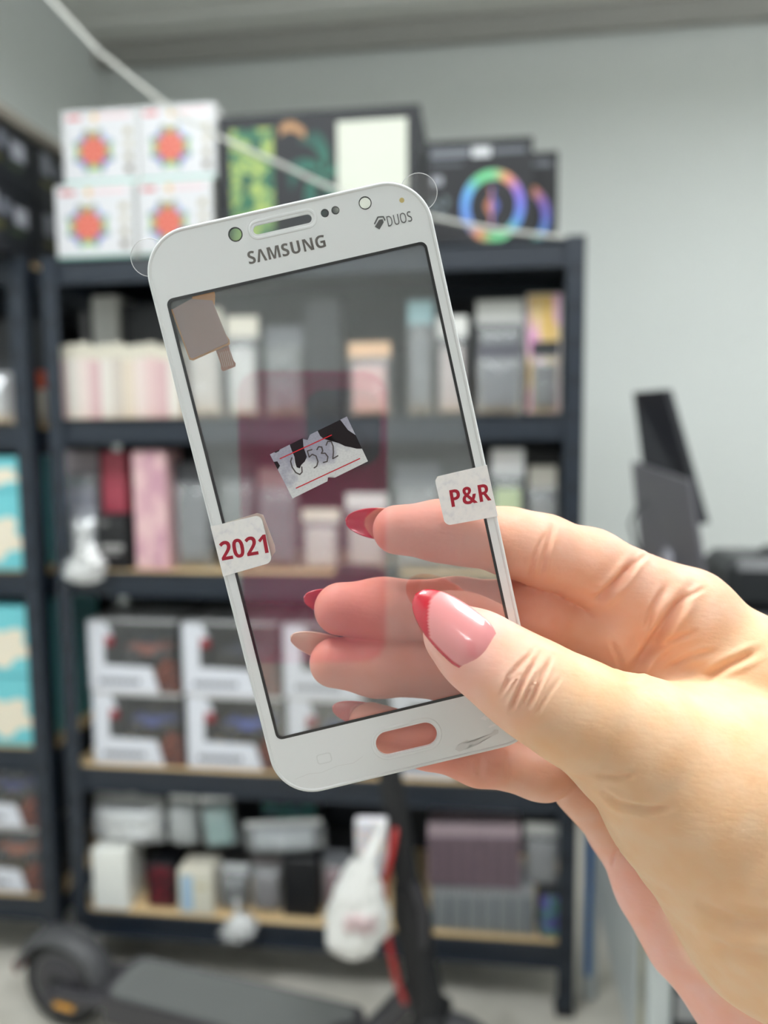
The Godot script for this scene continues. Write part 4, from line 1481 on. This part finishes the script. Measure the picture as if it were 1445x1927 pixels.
func bottom_goods(clear: Material, silver: Material, cream: Material, white: Material, dark: Material, black: Material, grey: Material) -> void:
	var y := 0.182
	plain_box("white_box", "white box wrapped in clear film at the front corner of the lowest shelf", "", 188, 252, 1602, y, -1.785, 0.1, tint(248, 248, 242), null)
	plain_box("red_black_box", "dark box with red lower half on the lowest shelf", "", 288, 338, 1628, y, -1.81, 0.1, black, printed("dark_red_print", motley(32, 64, [rgb8(40, 34, 38), rgb8(120, 40, 50), rgb8(56, 44, 48)], 16, 0.05)))
	plain_box("pale_box", "pale box with light blue stripe on the lowest shelf", "", 345, 408, 1640, y, -1.79, 0.08, cream, printed("blue_stripe_print", stripe_print()))
	pouch_at("black_packet", "black packet with clear film beside the pale blue striped box", "packets on the lowest shelf", 415, 470, 1640, y, -1.80, 0.07, clear, black, silver, 30)
	pouch_at("brown_packet", "dim brown packet in the middle of the lowest shelf", "packets on the lowest shelf", 474, 532, 1625, y, -1.80, 0.07, clear, tint(88, 76, 80), tint(96, 90, 90), 31)
	plain_box("black_box", "plain black box in the middle of the lowest shelf", "", 538, 602, 1618, y, -1.81, 0.12, black, null)
	pouch_at("red_packet", "dark red packet beside the hanging white bag", "packets on the lowest shelf", 606, 662, 1615, y, -1.82, 0.07, clear, tint(128, 44, 66), grey, 32)
	plain_box("grey_box", "plain grey box at the back of the lowest shelf near the corner post", "grey boxes at the back of the lowest shelf", 200, 400, 1622, y, -1.95, 0.18, tint(120, 118, 112), null)
	plain_box("grey_box", "plain grey box at the back of the lowest shelf behind the black box", "grey boxes at the back of the lowest shelf", 410, 690, 1618, y, -1.97, 0.18, tint(96, 96, 98), null)
	# lying on those
	var top := 0.348
	var laid := [
		["long_packet", "long silver film packet lying on top at the corner post", 172, 305, 1508, silver, null, tint(150, 150, 148), 33, -0.05],
		["grey_packet", "pale grey packet lying on the dark red box", 318, 372, 1502, film_mat(206, 210, 210, 0.6), tint(214, 216, 216), white, 34, 0.0],
		["teal_packet", "white and teal film packet lying beside the pale grey one", 384, 448, 1500, clear, tint(136, 180, 176), silver, 35, 0.12],
		["long_packet", "long clear packet lying above the plain black box", 460, 612, 1558, clear, tint(176, 182, 186), silver, 36, 0.1]]
	for s in laid:
		pouch_at(s[0], s[1], "packets lying on top on the lowest shelf", s[2], s[3], s[4], top, -1.80, 0.08, s[5], s[6], s[7], s[8], 0.0, s[9])
	plain_box("beige_box", "low beige box lying under the long silver packet", "", 195, 298, 1562, top, -1.92, 0.14, tint(176, 170, 152), null)
	plain_box("teal_box", "flat teal and purple box lying at the back of the lowest shelf", "", 500, 600, 1512, top, -1.99, 0.12, tint(52, 56, 66), printed("teal_purple_print", motley(64, 24, [rgb8(46, 96, 100), rgb8(84, 150, 146), rgb8(80, 70, 110)], 18, 0.04)))
	var bag := thing("crumpled_bag", "crumpled shiny film bag hanging over the lowest shelf's edge", "bag", on_plane(445, 1768, -1.735))
	part("film_bag", teardrop(0.075, 0.07, 0.05, 37, 0.9), mat("foil_bright", rgb8(226, 226, 226), 0.1, 0.4), bag)
	part("twisted_neck", tube([Vector3(0, 0.065, 0), Vector3(0.004, 0.08, -0.004), Vector3(-0.002, 0.1, -0.01)], [0.007, 0.004, 0.01], 8), mat("foil_bright", rgb8(226, 226, 226), 0.1, 0.4), bag)
	# right part: a row of grey discs' cases, a row of mauve packets on it
	for k in 20:
		var x := 812.0 + k * 9.6
		slim_packet("slim_case", "%s slim grey case from the scooter stem in the lower row on the lowest shelf" % ORDINAL[k], "slim grey cases on the lowest shelf", span(x, x + 8.6, 1672, y, -1.80), -1.80, 0.14, tint(150, 154, 156) if k % 3 else tint(124, 130, 134), tint(176, 178, 180))
	var shelf_top := span(900, 910, 1672, y, -1.80).end.y + 0.001
	for k in 15:
		var x := 806.0 + k * 11.4
		slim_packet("slim_mauve_packet", "%s slim mauve packet from the scooter stem in the upper row on the lowest shelf" % ORDINAL[k], "slim mauve packets on the lowest shelf", span(x, x + 10.4, 1552, shelf_top, -1.80), -1.80, 0.14, tint(112, 94, 104) if k % 2 else tint(134, 114, 122), tint(208, 186, 194))
	plain_box("teal_purple_box", "upright teal and purple box at the end of the lowest shelf", "", 1012, 1054, 1684, y, -1.80, 0.1, dark, printed("teal_purple_upright", motley(24, 48, [rgb8(60, 110, 108), rgb8(84, 140, 120), rgb8(98, 92, 170), rgb8(70, 74, 130)], 19, 0.05)))
	pouch_at("clear_packet", "clear grey packet standing on the teal and purple box", "packets on the lowest shelf", 985, 1054, 1560, span(1012, 1054, 1684, y, -1.80).end.y + 0.002, -1.81, 0.06, clear, tint(118, 116, 120), silver, 38)

func stripe_print() -> Image:
	var im := blank(48, 64, rgb8(226, 222, 206))
	bar(im, 0.1, 0.1, 0.45, 0.95, rgb8(168, 200, 226))
	bar(im, 0.5, 0.3, 0.9, 0.4, rgb8(206, 196, 160))
	return im

func left_goods(clear: Material, silver: Material, dark: Material) -> void:
	var teal := tint(104, 190, 200)
	var im := blank(96, 96, rgb8(118, 204, 212))
	for y in 96:
		for x in 96:
			var d := Vector2(x - 66, y - 56)
			if d.length() < 26.0 + 5.0 * sin(d.angle() * 5.0):
				im.set_pixel(x, y, rgb8(236, 226, 206))
	var pic := printed("turquoise_print", im)
	var words := ["topmost", "second from the top", "third from the top", "lowest"]
	var ys := [[1.072 + 0.202, 0.085], [1.072, 0.2], [0.612 + 0.186, 0.182], [0.612, 0.184]]
	for k in 4:
		carton("turquoise_box", "turquoise box with cream picture, %s of the four" % words[k], "box", "turquoise boxes", -1.42, -1.13 - (0.004 if k % 2 else 0.0), ys[k][0], ys[k][0] + ys[k][1], -1.79, 0.33, teal, pic)
	for k in 2:
		toy_car_box("toy car window box under the turquoise boxes, %s one" % ["lower", "upper"][k], -1.39, 0.207 + k * 0.18, 0.26, 0.175, -1.79, [rgb8(170, 90, 60), rgb8(60, 70, 150)][k])
	var r := Rect2(-1.38, 1.442, 0.2, 0.16)
	pouch("silver_packet", "silver film packet on the shelf above the turquoise boxes", "", r, -1.80, 0.1, silver, null, dark, 40)
	carton("dark_box", "dark box behind the silver film packet above the turquoise boxes", "box", "", -1.4, -1.17, 1.442, 1.72, -1.95, 0.2, dark, null)
	var toy := thing("orange_toy", "small orange and white toy beside the shelf post", "toy", Vector3(-1.128, 1.442, -1.88))
	part("toy_body", pillow(0.045, 0.09, 0.06, 41, 0.1), tint(196, 190, 176), toy)
	part("toy_head", pillow(0.045, 0.05, 0.05, 42, 0.1), tint(196, 84, 46), toy, Vector3(0, 0.085, 0))

# ---------- electric scooter, hanging bag, desk, camera phone ----------
func wheel_at(called: String, o: Node3D, at: Vector3, tyre: Material, hub: Material) -> void:
	var w := part(called, lathe([Vector2(0.078, -0.018), Vector2(0.098, -0.022), Vector2(0.107, -0.012), Vector2(0.109, 0.0), Vector2(0.107, 0.012), Vector2(0.098, 0.022), Vector2(0.078, 0.018), Vector2(0.078, -0.018)], 36), tyre, o, at)
	part("hub", lathe([Vector2(0.0, -0.03), Vector2(0.05, -0.028), Vector2(0.066, -0.018), Vector2(0.079, -0.014), Vector2(0.079, 0.014), Vector2(0.066, 0.018), Vector2(0.05, 0.028), Vector2(0.0, 0.03)], 32), hub, w)
	part("hub_cap", lathe([Vector2(0.0, 0.036), Vector2(0.022, 0.034), Vector2(0.03, 0.028), Vector2(0.0, 0.027)], 20), tyre, w)
	part("rim_ring", lathe([Vector2(0.07, 0.016), Vector2(0.079, 0.0165), Vector2(0.079, 0.019), Vector2(0.07, 0.019), Vector2(0.07, 0.016)], 32), mat("rim_grey", rgb8(110, 110, 112), 0.35, 0.4), w)

func build_scooter() -> void:
	var rear := Vector3(-0.99, 0.0, -1.62)
	var front := Vector3(-0.062, 0.0, -1.44)
	var heading := front - rear
	var base := heading.length()
	var o := thing("electric_scooter", "dark grey electric scooter standing in front of the shelving", "scooter", rear, atan2(-heading.z, heading.x))
	# own axes: x forward, y up, z towards the camera
	var paint := mat("scooter_grey", rgb8(62, 60, 64), 0.4)
	var tyre := mat("tyre_black", rgb8(28, 28, 30), 0.75)
	var hub := mat("hub_grey", rgb8(70, 68, 72), 0.4, 0.3)
	wheel_at("rear_wheel", o, Vector3(0, 0.109, 0), tyre, hub)
	wheel_at("front_wheel", o, Vector3(base, 0.109, 0), tyre, hub)
	# mudguards: bent plates over the wheels
	for side in 2:
		var st := SurfaceTool.new()
		st.begin(Mesh.PRIMITIVE_TRIANGLES)
		st.set_smooth_group(0)
		var a0: float = [0.15, 0.55][side]
		var a1: float = [3.0, 2.6][side]
		var across := [-0.036, -0.03, -0.015, 0.0, 0.015, 0.03, 0.036]
		var lift := [-0.02, -0.004, 0.001, 0.003, 0.001, -0.004, -0.02]
		for i in 18:
			for j in 6:
				var q := []
				for c in [[i, j], [i + 1, j], [i + 1, j + 1], [i, j + 1]]:
					var a: float = lerpf(a0, a1, c[0] / 18.0)
					var r: float = 0.128 + lift[c[1]]
					q.append(Vector3(cos(a) * r, sin(a) * r, across[c[1]]))
				quad(st, q[0], q[1], q[2], q[3])
				quad(st, q[3] * Vector3(0.985, 0.985, 1), q[2] * Vector3(0.985, 0.985, 1), q[1] * Vector3(0.985, 0.985, 1), q[0] * Vector3(0.985, 0.985, 1))
		part("mudguard", done(st), tint(78, 78, 80), o, Vector3(0 if side == 0 else base, 0.109, 0))
	part("tail_lamp_cover", box(0.012, 0.03, 0.04, 0.004), mat("lamp_red", rgb8(120, 24, 28), 0.2), o, Vector3(-0.135, 0.12, 0))
	# rear arms, orange reflector
	for s in [-1.0, 1.0]:
		part("rear_arm", tube([Vector3(0, 0.109, s * 0.042), Vector3(0.08, 0.115, s * 0.046), Vector3(0.17, 0.13, s * 0.05)], [0.016, 0.017, 0.02], 10), paint, o)
		part("axle_nut", lathe([Vector2(0.0, 0.008), Vector2(0.012, 0.007), Vector2(0.013, -0.007), Vector2(0.0, -0.008)], 10), hub, o, Vector3(0, 0.109, s * 0.062))
	part("reflector", box(0.055, 0.014, 0.005, 0.002), tint(214, 150, 40), o, Vector3(0.05, 0.098, 0.066))
	# deck with rubber mat
	var x0 := 0.15
	var x1 := base - 0.2
	part("deck", sheet(rrect(x0, -0.075, x1, 0.075, 0.03, 6), 0.0, 0.06), paint, o, Vector3(0, 0.095, 0)).rotation.x = -PI / 2
	var rubber := mat("deck_rubber", rgb8(112, 114, 112), 0.8)
	var mat_part := part("deck_mat", sheet(rrect(x0 + 0.02, -0.066, x1 - 0.02, 0.066, 0.026, 6), 0.0, 0.004), rubber, o, Vector3(0, 0.155, 0))
	mat_part.rotation.x = -PI / 2
	for k in 11:
		part("tread_rib", box(x1 - x0 - 0.1, 0.004, 0.0015, 0.0005), rubber, mat_part, Vector3((x0 + x1) / 2, -0.055 + k * 0.011, 0.0045))
	# neck, fork, stem, handlebar
	var head := Vector3(base - 0.055, 0.30, 0)
	part("neck_bar", tube([Vector3(x1 - 0.05, 0.13, 0), Vector3(x1 + 0.04, 0.165, 0), Vector3(base - 0.07, 0.285, 0)], [0.03, 0.028, 0.026], 14), paint, o)
	part("head_tube", tube([head + Vector3(0.02, -0.09, 0), head, head + Vector3(-0.015, 0.09, 0)], [0.036, 0.036, 0.034], 16), tyre, o)
	for s in [-1.0, 1.0]:
		part("fork_leg", tube([Vector3(base - 0.03, 0.235, s * 0.03), Vector3(base - 0.012, 0.19, s * 0.042), Vector3(base, 0.109, s * 0.045)], [0.014, 0.013, 0.012], 10), paint, o)
	part("fork_crown", box(0.05, 0.035, 0.09, 0.008), tyre, o, Vector3(base - 0.028, 0.238, 0))
	var lean := Vector3(-0.13, 0.86, 0)
	part("folding_latch", tube([head + lean * 0.1, head + lean * 0.16, head + lean * 0.24], [0.034, 0.04, 0.03], 14), tyre, o)
	part("latch_lever", tube([head + lean * 0.11 + Vector3(0.02, 0, 0.02), head + lean * 0.2 + Vector3(0.035, 0, 0.024), head + lean * 0.26 + Vector3(0.02, 0, 0.02)], 0.008, 8), paint, o)
	part("stem", tube([head + lean * 0.1, head + lean * 0.5, head + lean * 0.93], [0.026, 0.024, 0.022], 16), tyre, o)
	part("handlebar", tube([head + lean * 0.93 + Vector3(0, 0, -0.2), head + lean * 0.93, head + lean * 0.93 + Vector3(0, 0, 0.2)], 0.012, 12), tyre, o)
	for s in [-1.0, 1.0]:
		part("grip", tube([head + lean * 0.93 + Vector3(0, 0, s * 0.1), head + lean * 0.93 + Vector3(0, 0, s * 0.21)], 0.017, 12), tint(20, 20, 22), o)
	part("dashboard", box(0.09, 0.03, 0.05, 0.01), tyre, o, head + lean * 0.97)
	# red brake cable
	var wire := []
	var into := o.transform.affine_inverse()
	for q in [[744, 1560, -1.42], [737, 1600, -1.39], [724, 1655, -1.385], [722, 1710, -1.385], [733, 1785, -1.385], [748, 1850, -1.39], [762, 1885, -1.41]]:
		wire.append(into * on_plane(q[0], q[1], q[2]))
	part("brake_cable", tube(wire, 0.0065, 8), mat("cable_red", rgb8(176, 36, 34), 0.4), o, Vector3.ZERO, "red brake cable")
	# white bag that hangs on the stem with a tall shimmering box in it
	var hang := on_plane(664, 1802, -1.35)
	var b := thing("carrier_bag", "full white plastic carrier bag hanging beside the scooter stem", "bag", hang)
	var film := mat("bag_white", rgb8(226, 225, 222), 0.3)
	film.backlight_enabled = true
	film.backlight = Color(0.3, 0.3, 0.3)
	part("bag_body", teardrop(0.118, 0.2, 0.075, 50, 0.26), film, b)
	part("bag_print", pillow(0.075, 0.05, 0.072, 51, 0.2), printed("bag_print", motley(32, 32, [rgb8(226, 204, 176), rgb8(206, 150, 150), rgb8(206, 204, 210), rgb8(180, 180, 196)], 20, 0.06)), b, Vector3(0.016, 0.065, 0.004))
	part("bag_handle", tube([Vector3(0.02, 0.15, 0.0), Vector3(0.034, 0.2, -0.012), Vector3(0.058, 0.25, -0.05)], [0.026, 0.014, 0.004], 10), film, b)
	var tall := on_plane(700, 1645, -1.42)
	var t := thing("shimmering_box", "tall shimmering pale box standing out of the white bag", "box", tall, 0.1)
	part("carton", box(0.062, 0.115, 0.02, 0.003), tint(226, 222, 228, 0.25), t, Vector3(0, 0.0575, 0))
	part("front_print", face(0.056, 0.108), printed("shimmer_print", motley(40, 80, [rgb8(230, 222, 232), rgb8(190, 210, 232), rgb8(236, 226, 190), rgb8(224, 196, 210), rgb8(176, 206, 220)], 22, 0.05), 0.2), t, Vector3(0, 0.0575, 0.0103))

func teardrop(w: float, h: float, d: float, seed_n: int, rough := 0.45) -> ArrayMesh:
	# a full bag: round and heavy at the bottom, gathered at the top, creased
	var n := FastNoiseLite.new()
	n.seed = seed_n
	n.frequency = 1.5
	n.fractal_octaves = 3
	var st := SurfaceTool.new()
	st.begin(Mesh.PRIMITIVE_TRIANGLES)
	st.set_smooth_group(0)
	var rows := 24
	var cols := 32
	var p := func(i: int, j: int) -> Vector3:
		var v := float(j) / rows
		var a := TAU * (i % cols) / cols
		var r := pow(sin(PI * pow(clampf(v, 0.0, 1.0), 0.62) * 0.93 + 0.03), 0.75)
		var q := 1.0 + rough * n.get_noise_3d(cos(a) * 1.6, v * 3.0, sin(a) * 1.6)
		return Vector3(cos(a) * w * 0.5 * r * q + 0.02 * v, v * h, sin(a) * d * 0.5 * r * q)
	for i in cols:
		for j in rows:
			quad(st, p.call(i + 1, j), p.call(i + 1, j + 1), p.call(i, j + 1), p.call(i, j))
	return done(st)

func slab(corners: Array, thick: float) -> ArrayMesh:
	# a flat plate with four given corners, top first
	var st := flat_tool()
	var n: Vector3 = (corners[1] - corners[0]).cross(corners[3] - corners[0]).normalized() * thick
	var a: Vector3 = corners[0]
	var b: Vector3 = corners[1]
	var c: Vector3 = corners[2]
	var d: Vector3 = corners[3]
	quad(st, d, a, b, c)
	quad(st, c + n, b + n, a + n, d + n)
	quad(st, a, a + n, b + n, b)
	quad(st, b, b + n, c + n, c)
	quad(st, c, c + n, d + n, d)
	quad(st, d, d + n, a + n, a)
	return done(st)

func build_desk() -> void:
	# counter to the right of the shelving
	var o := thing("counter", "white steel counter with open shelf and blue edge beside the shelving", "counter", Vector3(0.64, 0, -1.5))
	var white := mat("counter_white", rgb8(176, 182, 182), 0.4)
	var top_y := 1.035
	part("counter_top", box(0.8, 0.03, 0.76, 0.006), tint(52, 54, 58), o, Vector3(0, top_y - 0.015, 0))
	for sx in [-1.0, 1.0]:
		for sz in [-1.0, 1.0]:
			part("leg", box(0.035, top_y - 0.03, 0.035, 0.004), white, o, Vector3(sx * 0.37, (top_y - 0.03) / 2, sz * 0.35))
	part("side_panel", box(0.006, 0.62, 0.5, 0.002), white, o, Vector3(-0.38, 0.66, 0))
	part("shelf", box(0.74, 0.02, 0.54, 0.003), tint(206, 196, 160), o, Vector3(0, 0.33, 0))
	part("blue_edge", box(0.012, 0.5, 0.02, 0.003), tint(30, 92, 150), o, Vector3(-0.393, 0.4, -0.22), "blue edge strip")
	var crate := thing("blue_crate", "blue plastic crate standing under the counter", "crate", Vector3(0.62, 0, -1.4))
	part("crate_body", box(0.5, 0.2, 0.42, 0.012), tint(30, 96, 156), crate, Vector3(0, 0.1, 0))
	part("crate_rim", box(0.53, 0.03, 0.45, 0.008), tint(24, 84, 140), crate, Vector3(0, 0.205, 0))
	for k in 3:
		var d := thing("cable_spool", "dark cable spool on the counter's lower shelf, %s" % ["next to the side panel", "middle one", "far one"][k], "spool", Vector3(0.36 + k * 0.13, 0.341, -1.36), 0.0, "dark cable spools on the counter shelf")
		part("spool_core", lathe([Vector2(0.0, 0.0), Vector2(0.055, 0.0), Vector2(0.055, 0.012), Vector2(0.045, 0.014), Vector2(0.045, 0.1), Vector2(0.055, 0.102), Vector2(0.055, 0.114), Vector2(0.0, 0.114)], 20, false), tint(46, 50, 58), d).rotation.x = -PI / 2
		part("spool_label", box(0.04, 0.05, 0.002, 0.0005), tint(150, 152, 156), d, Vector3(0, 0.057, 0.046))
	# laptop: lid leaning open, keyboard half on the counter
	var lid := [on_plane(1195, 868, -1.56), on_plane(1302, 905, -1.36), on_plane(1352, 1180, -1.30), on_plane(1222, 1160, -1.50)]
	lid[2].y = top_y + 0.02
	lid[3].y = top_y + 0.02
	var mid: Vector3 = (lid[2] + lid[3]) / 2
	var lap := thing("laptop", "grey laptop standing open on the counter, lid seen from behind", "laptop", Vector3(mid.x, top_y, mid.z))
	var own := []
	for v in lid:
		own.append(v - lap.position)
	var shell := mat("laptop_grey", rgb8(104, 102, 108), 0.35, 0.3)
	part("lid", slab(own, -0.007), shell, lap)
	var along: Vector3 = (own[2] - own[3]).normalized()
	var across := Vector3(-along.z, 0, along.x)
	if across.x < 0:
		across = -across
	var keys := part("keyboard_base", box(0.2, 0.018, 0.2, 0.004), shell, lap, across * 0.1 + Vector3(0.015, 0.01, 0.0))
	keys.rotation.y = atan2(along.x, along.z) + PI / 2 - PI / 2
	keys.position.y = 0.0095
	var f: Vector3 = (own[0] + own[1] + own[2] + own[3]) / 4.0
	var nrm: Vector3 = (own[1] - own[0]).cross(own[3] - own[0]).normalized()
	if nrm.x > 0:
		nrm = -nrm
	var mark := part("lid_emblem", lathe([Vector2(0.0, 0.0012), Vector2(0.02, 0.001), Vector2(0.021, 0.0)], 20), mat("emblem_silver", rgb8(196, 194, 206), 0.2, 0.5), lap, f + nrm * 0.008 + Vector3(0, -0.02, 0))
	mark.look_at_from_position(mark.position, mark.position - nrm, Vector3.UP)
	mark.position = f + nrm * 0.008 + Vector3(0, -0.02, 0)
	# black monitor behind it
	var m := [on_plane(1204, 738, -1.80), on_plane(1264, 733, -1.72), on_plane(1335, 985, -1.68), on_plane(1236, 985, -1.76)]
	var foot: Vector3 = (m[2] + m[3]) / 2
	var mon := thing("monitor", "black monitor standing behind the laptop, seen from the side", "monitor", Vector3(foot.x, top_y, foot.z))
	own = []
	for v in m:
		own.append(v - mon.position)
	part("screen_housing", slab(own, -0.02), mat("monitor_black", rgb8(26, 27, 34), 0.4), mon)
	part("stand_neck", box(0.03, (own[2].y + own[3].y) / 2, 0.03, 0.004), mat("monitor_black", rgb8(26, 27, 34), 0.4), mon, Vector3(0.01, (own[2].y + own[3].y) / 4 + 0.006, 0))
	part("stand_base", box(0.12, 0.01, 0.16, 0.004), mat("monitor_black", rgb8(26, 27, 34), 0.4), mon, Vector3(0.01, 0.0065, 0))
	var pr := on_plane(1330, 1045, -1.7)
	var bag := thing("black_case", "black equipment case lying on the counter behind the knuckles", "case", Vector3(pr.x + 0.165, top_y, -1.73))
	part("case_body", box(0.28, pr.y - top_y, 0.2, 0.02), tint(44, 46, 48), bag, Vector3(0, (pr.y - top_y) / 2, 0))
	part("case_handle", tube([Vector3(-0.05, pr.y - top_y - 0.004, 0.0), Vector3(-0.04, pr.y - top_y + 0.012, 0.0), Vector3(0.04, pr.y - top_y + 0.012, 0.0), Vector3(0.05, pr.y - top_y - 0.004, 0.0)], 0.006, 8), tint(30, 30, 32), bag)
	var cord := part("black_cord", tube([on_plane(1222, 1085, -1.46), on_plane(1195, 1020, -1.47), on_plane(1186, 985, -1.47), on_plane(1196, 962, -1.47), on_plane(1216, 945, -1.48)], 0.003, 8), tint(40, 44, 46), lap)
	cord.name = "power_cord"
	cord.position = -lap.position

func build_camera_phone() -> void:
	# the phone that takes the picture; its rosy case shows as a reflection in the panel's window
	var o := thing("camera_phone", "phone in a magenta case that takes the picture, mirrored in the panel window", "phone")
	o.transform = eye * Transform3D(Basis(), Vector3(0, 0, 0.0))
	var case_m := mat("case_magenta", rgb8(206, 30, 110), 0.3)
	# own axes: x right, y up, +z behind the lens; its lens looks along -z
	part("case_shell", sheet(rrect(-0.058, -0.118, 0.017, 0.036, 0.012, 8), 0.003, 0.012), case_m, o, Vector3.ZERO, "magenta phone case")
	part("case_rim", ring_plate(rrect(-0.058, -0.118, 0.017, 0.036, 0.012, 8), rrect(-0.0555, -0.1155, 0.0145, 0.0335, 0.0105, 8), 0.0005, 0.003), case_m, o)
	var bump := part("camera_bump", sheet(rrect(-0.024, -0.012, 0.0135, 0.027, 0.009, 6), 0.0012, 0.003), mat("bump_grey", rgb8(70, 72, 84), 0.2), o, Vector3.ZERO, "dark camera bump")
	for q in [Vector2(-0.012, 0.016), Vector2(-0.012, -0.002)]:
		part("lens_ring", ring_plate(disc(q, 0.0075, 28), disc(q, 0.0055, 28), 0.0002, 0.0012), mat("lens_metal", rgb8(90, 92, 100), 0.2, 0.8), bump)
		part("lens_glass", sheet(disc(q, 0.0056, 24), 0.0006, 0.0012), mat("lens_black", rgb8(10, 11, 16), 0.05), bump)
	part("lens_ring", ring_plate(disc(Vector2(0, 0), 0.0075, 28), disc(Vector2(0, 0), 0.0055, 28), 0.0002, 0.0012), mat("lens_metal", rgb8(90, 92, 100), 0.2, 0.8), bump)
	var glass := mat("screen_black", rgb8(14, 14, 18), 0.06)
	var screen := part("screen", sheet(rrect(-0.0555, -0.1155, 0.0145, 0.0335, 0.0105, 8), 0.012, 0.0126), glass, o, Vector3.ZERO, "dark phone screen")
	part("shutter_button", ring_plate(disc(Vector2(-0.02, -0.102), 0.006, 28), disc(Vector2(-0.02, -0.102), 0.0048, 28), 0.0126, 0.0128), mat("button_white", rgb8(230, 230, 230), 0.3), screen)
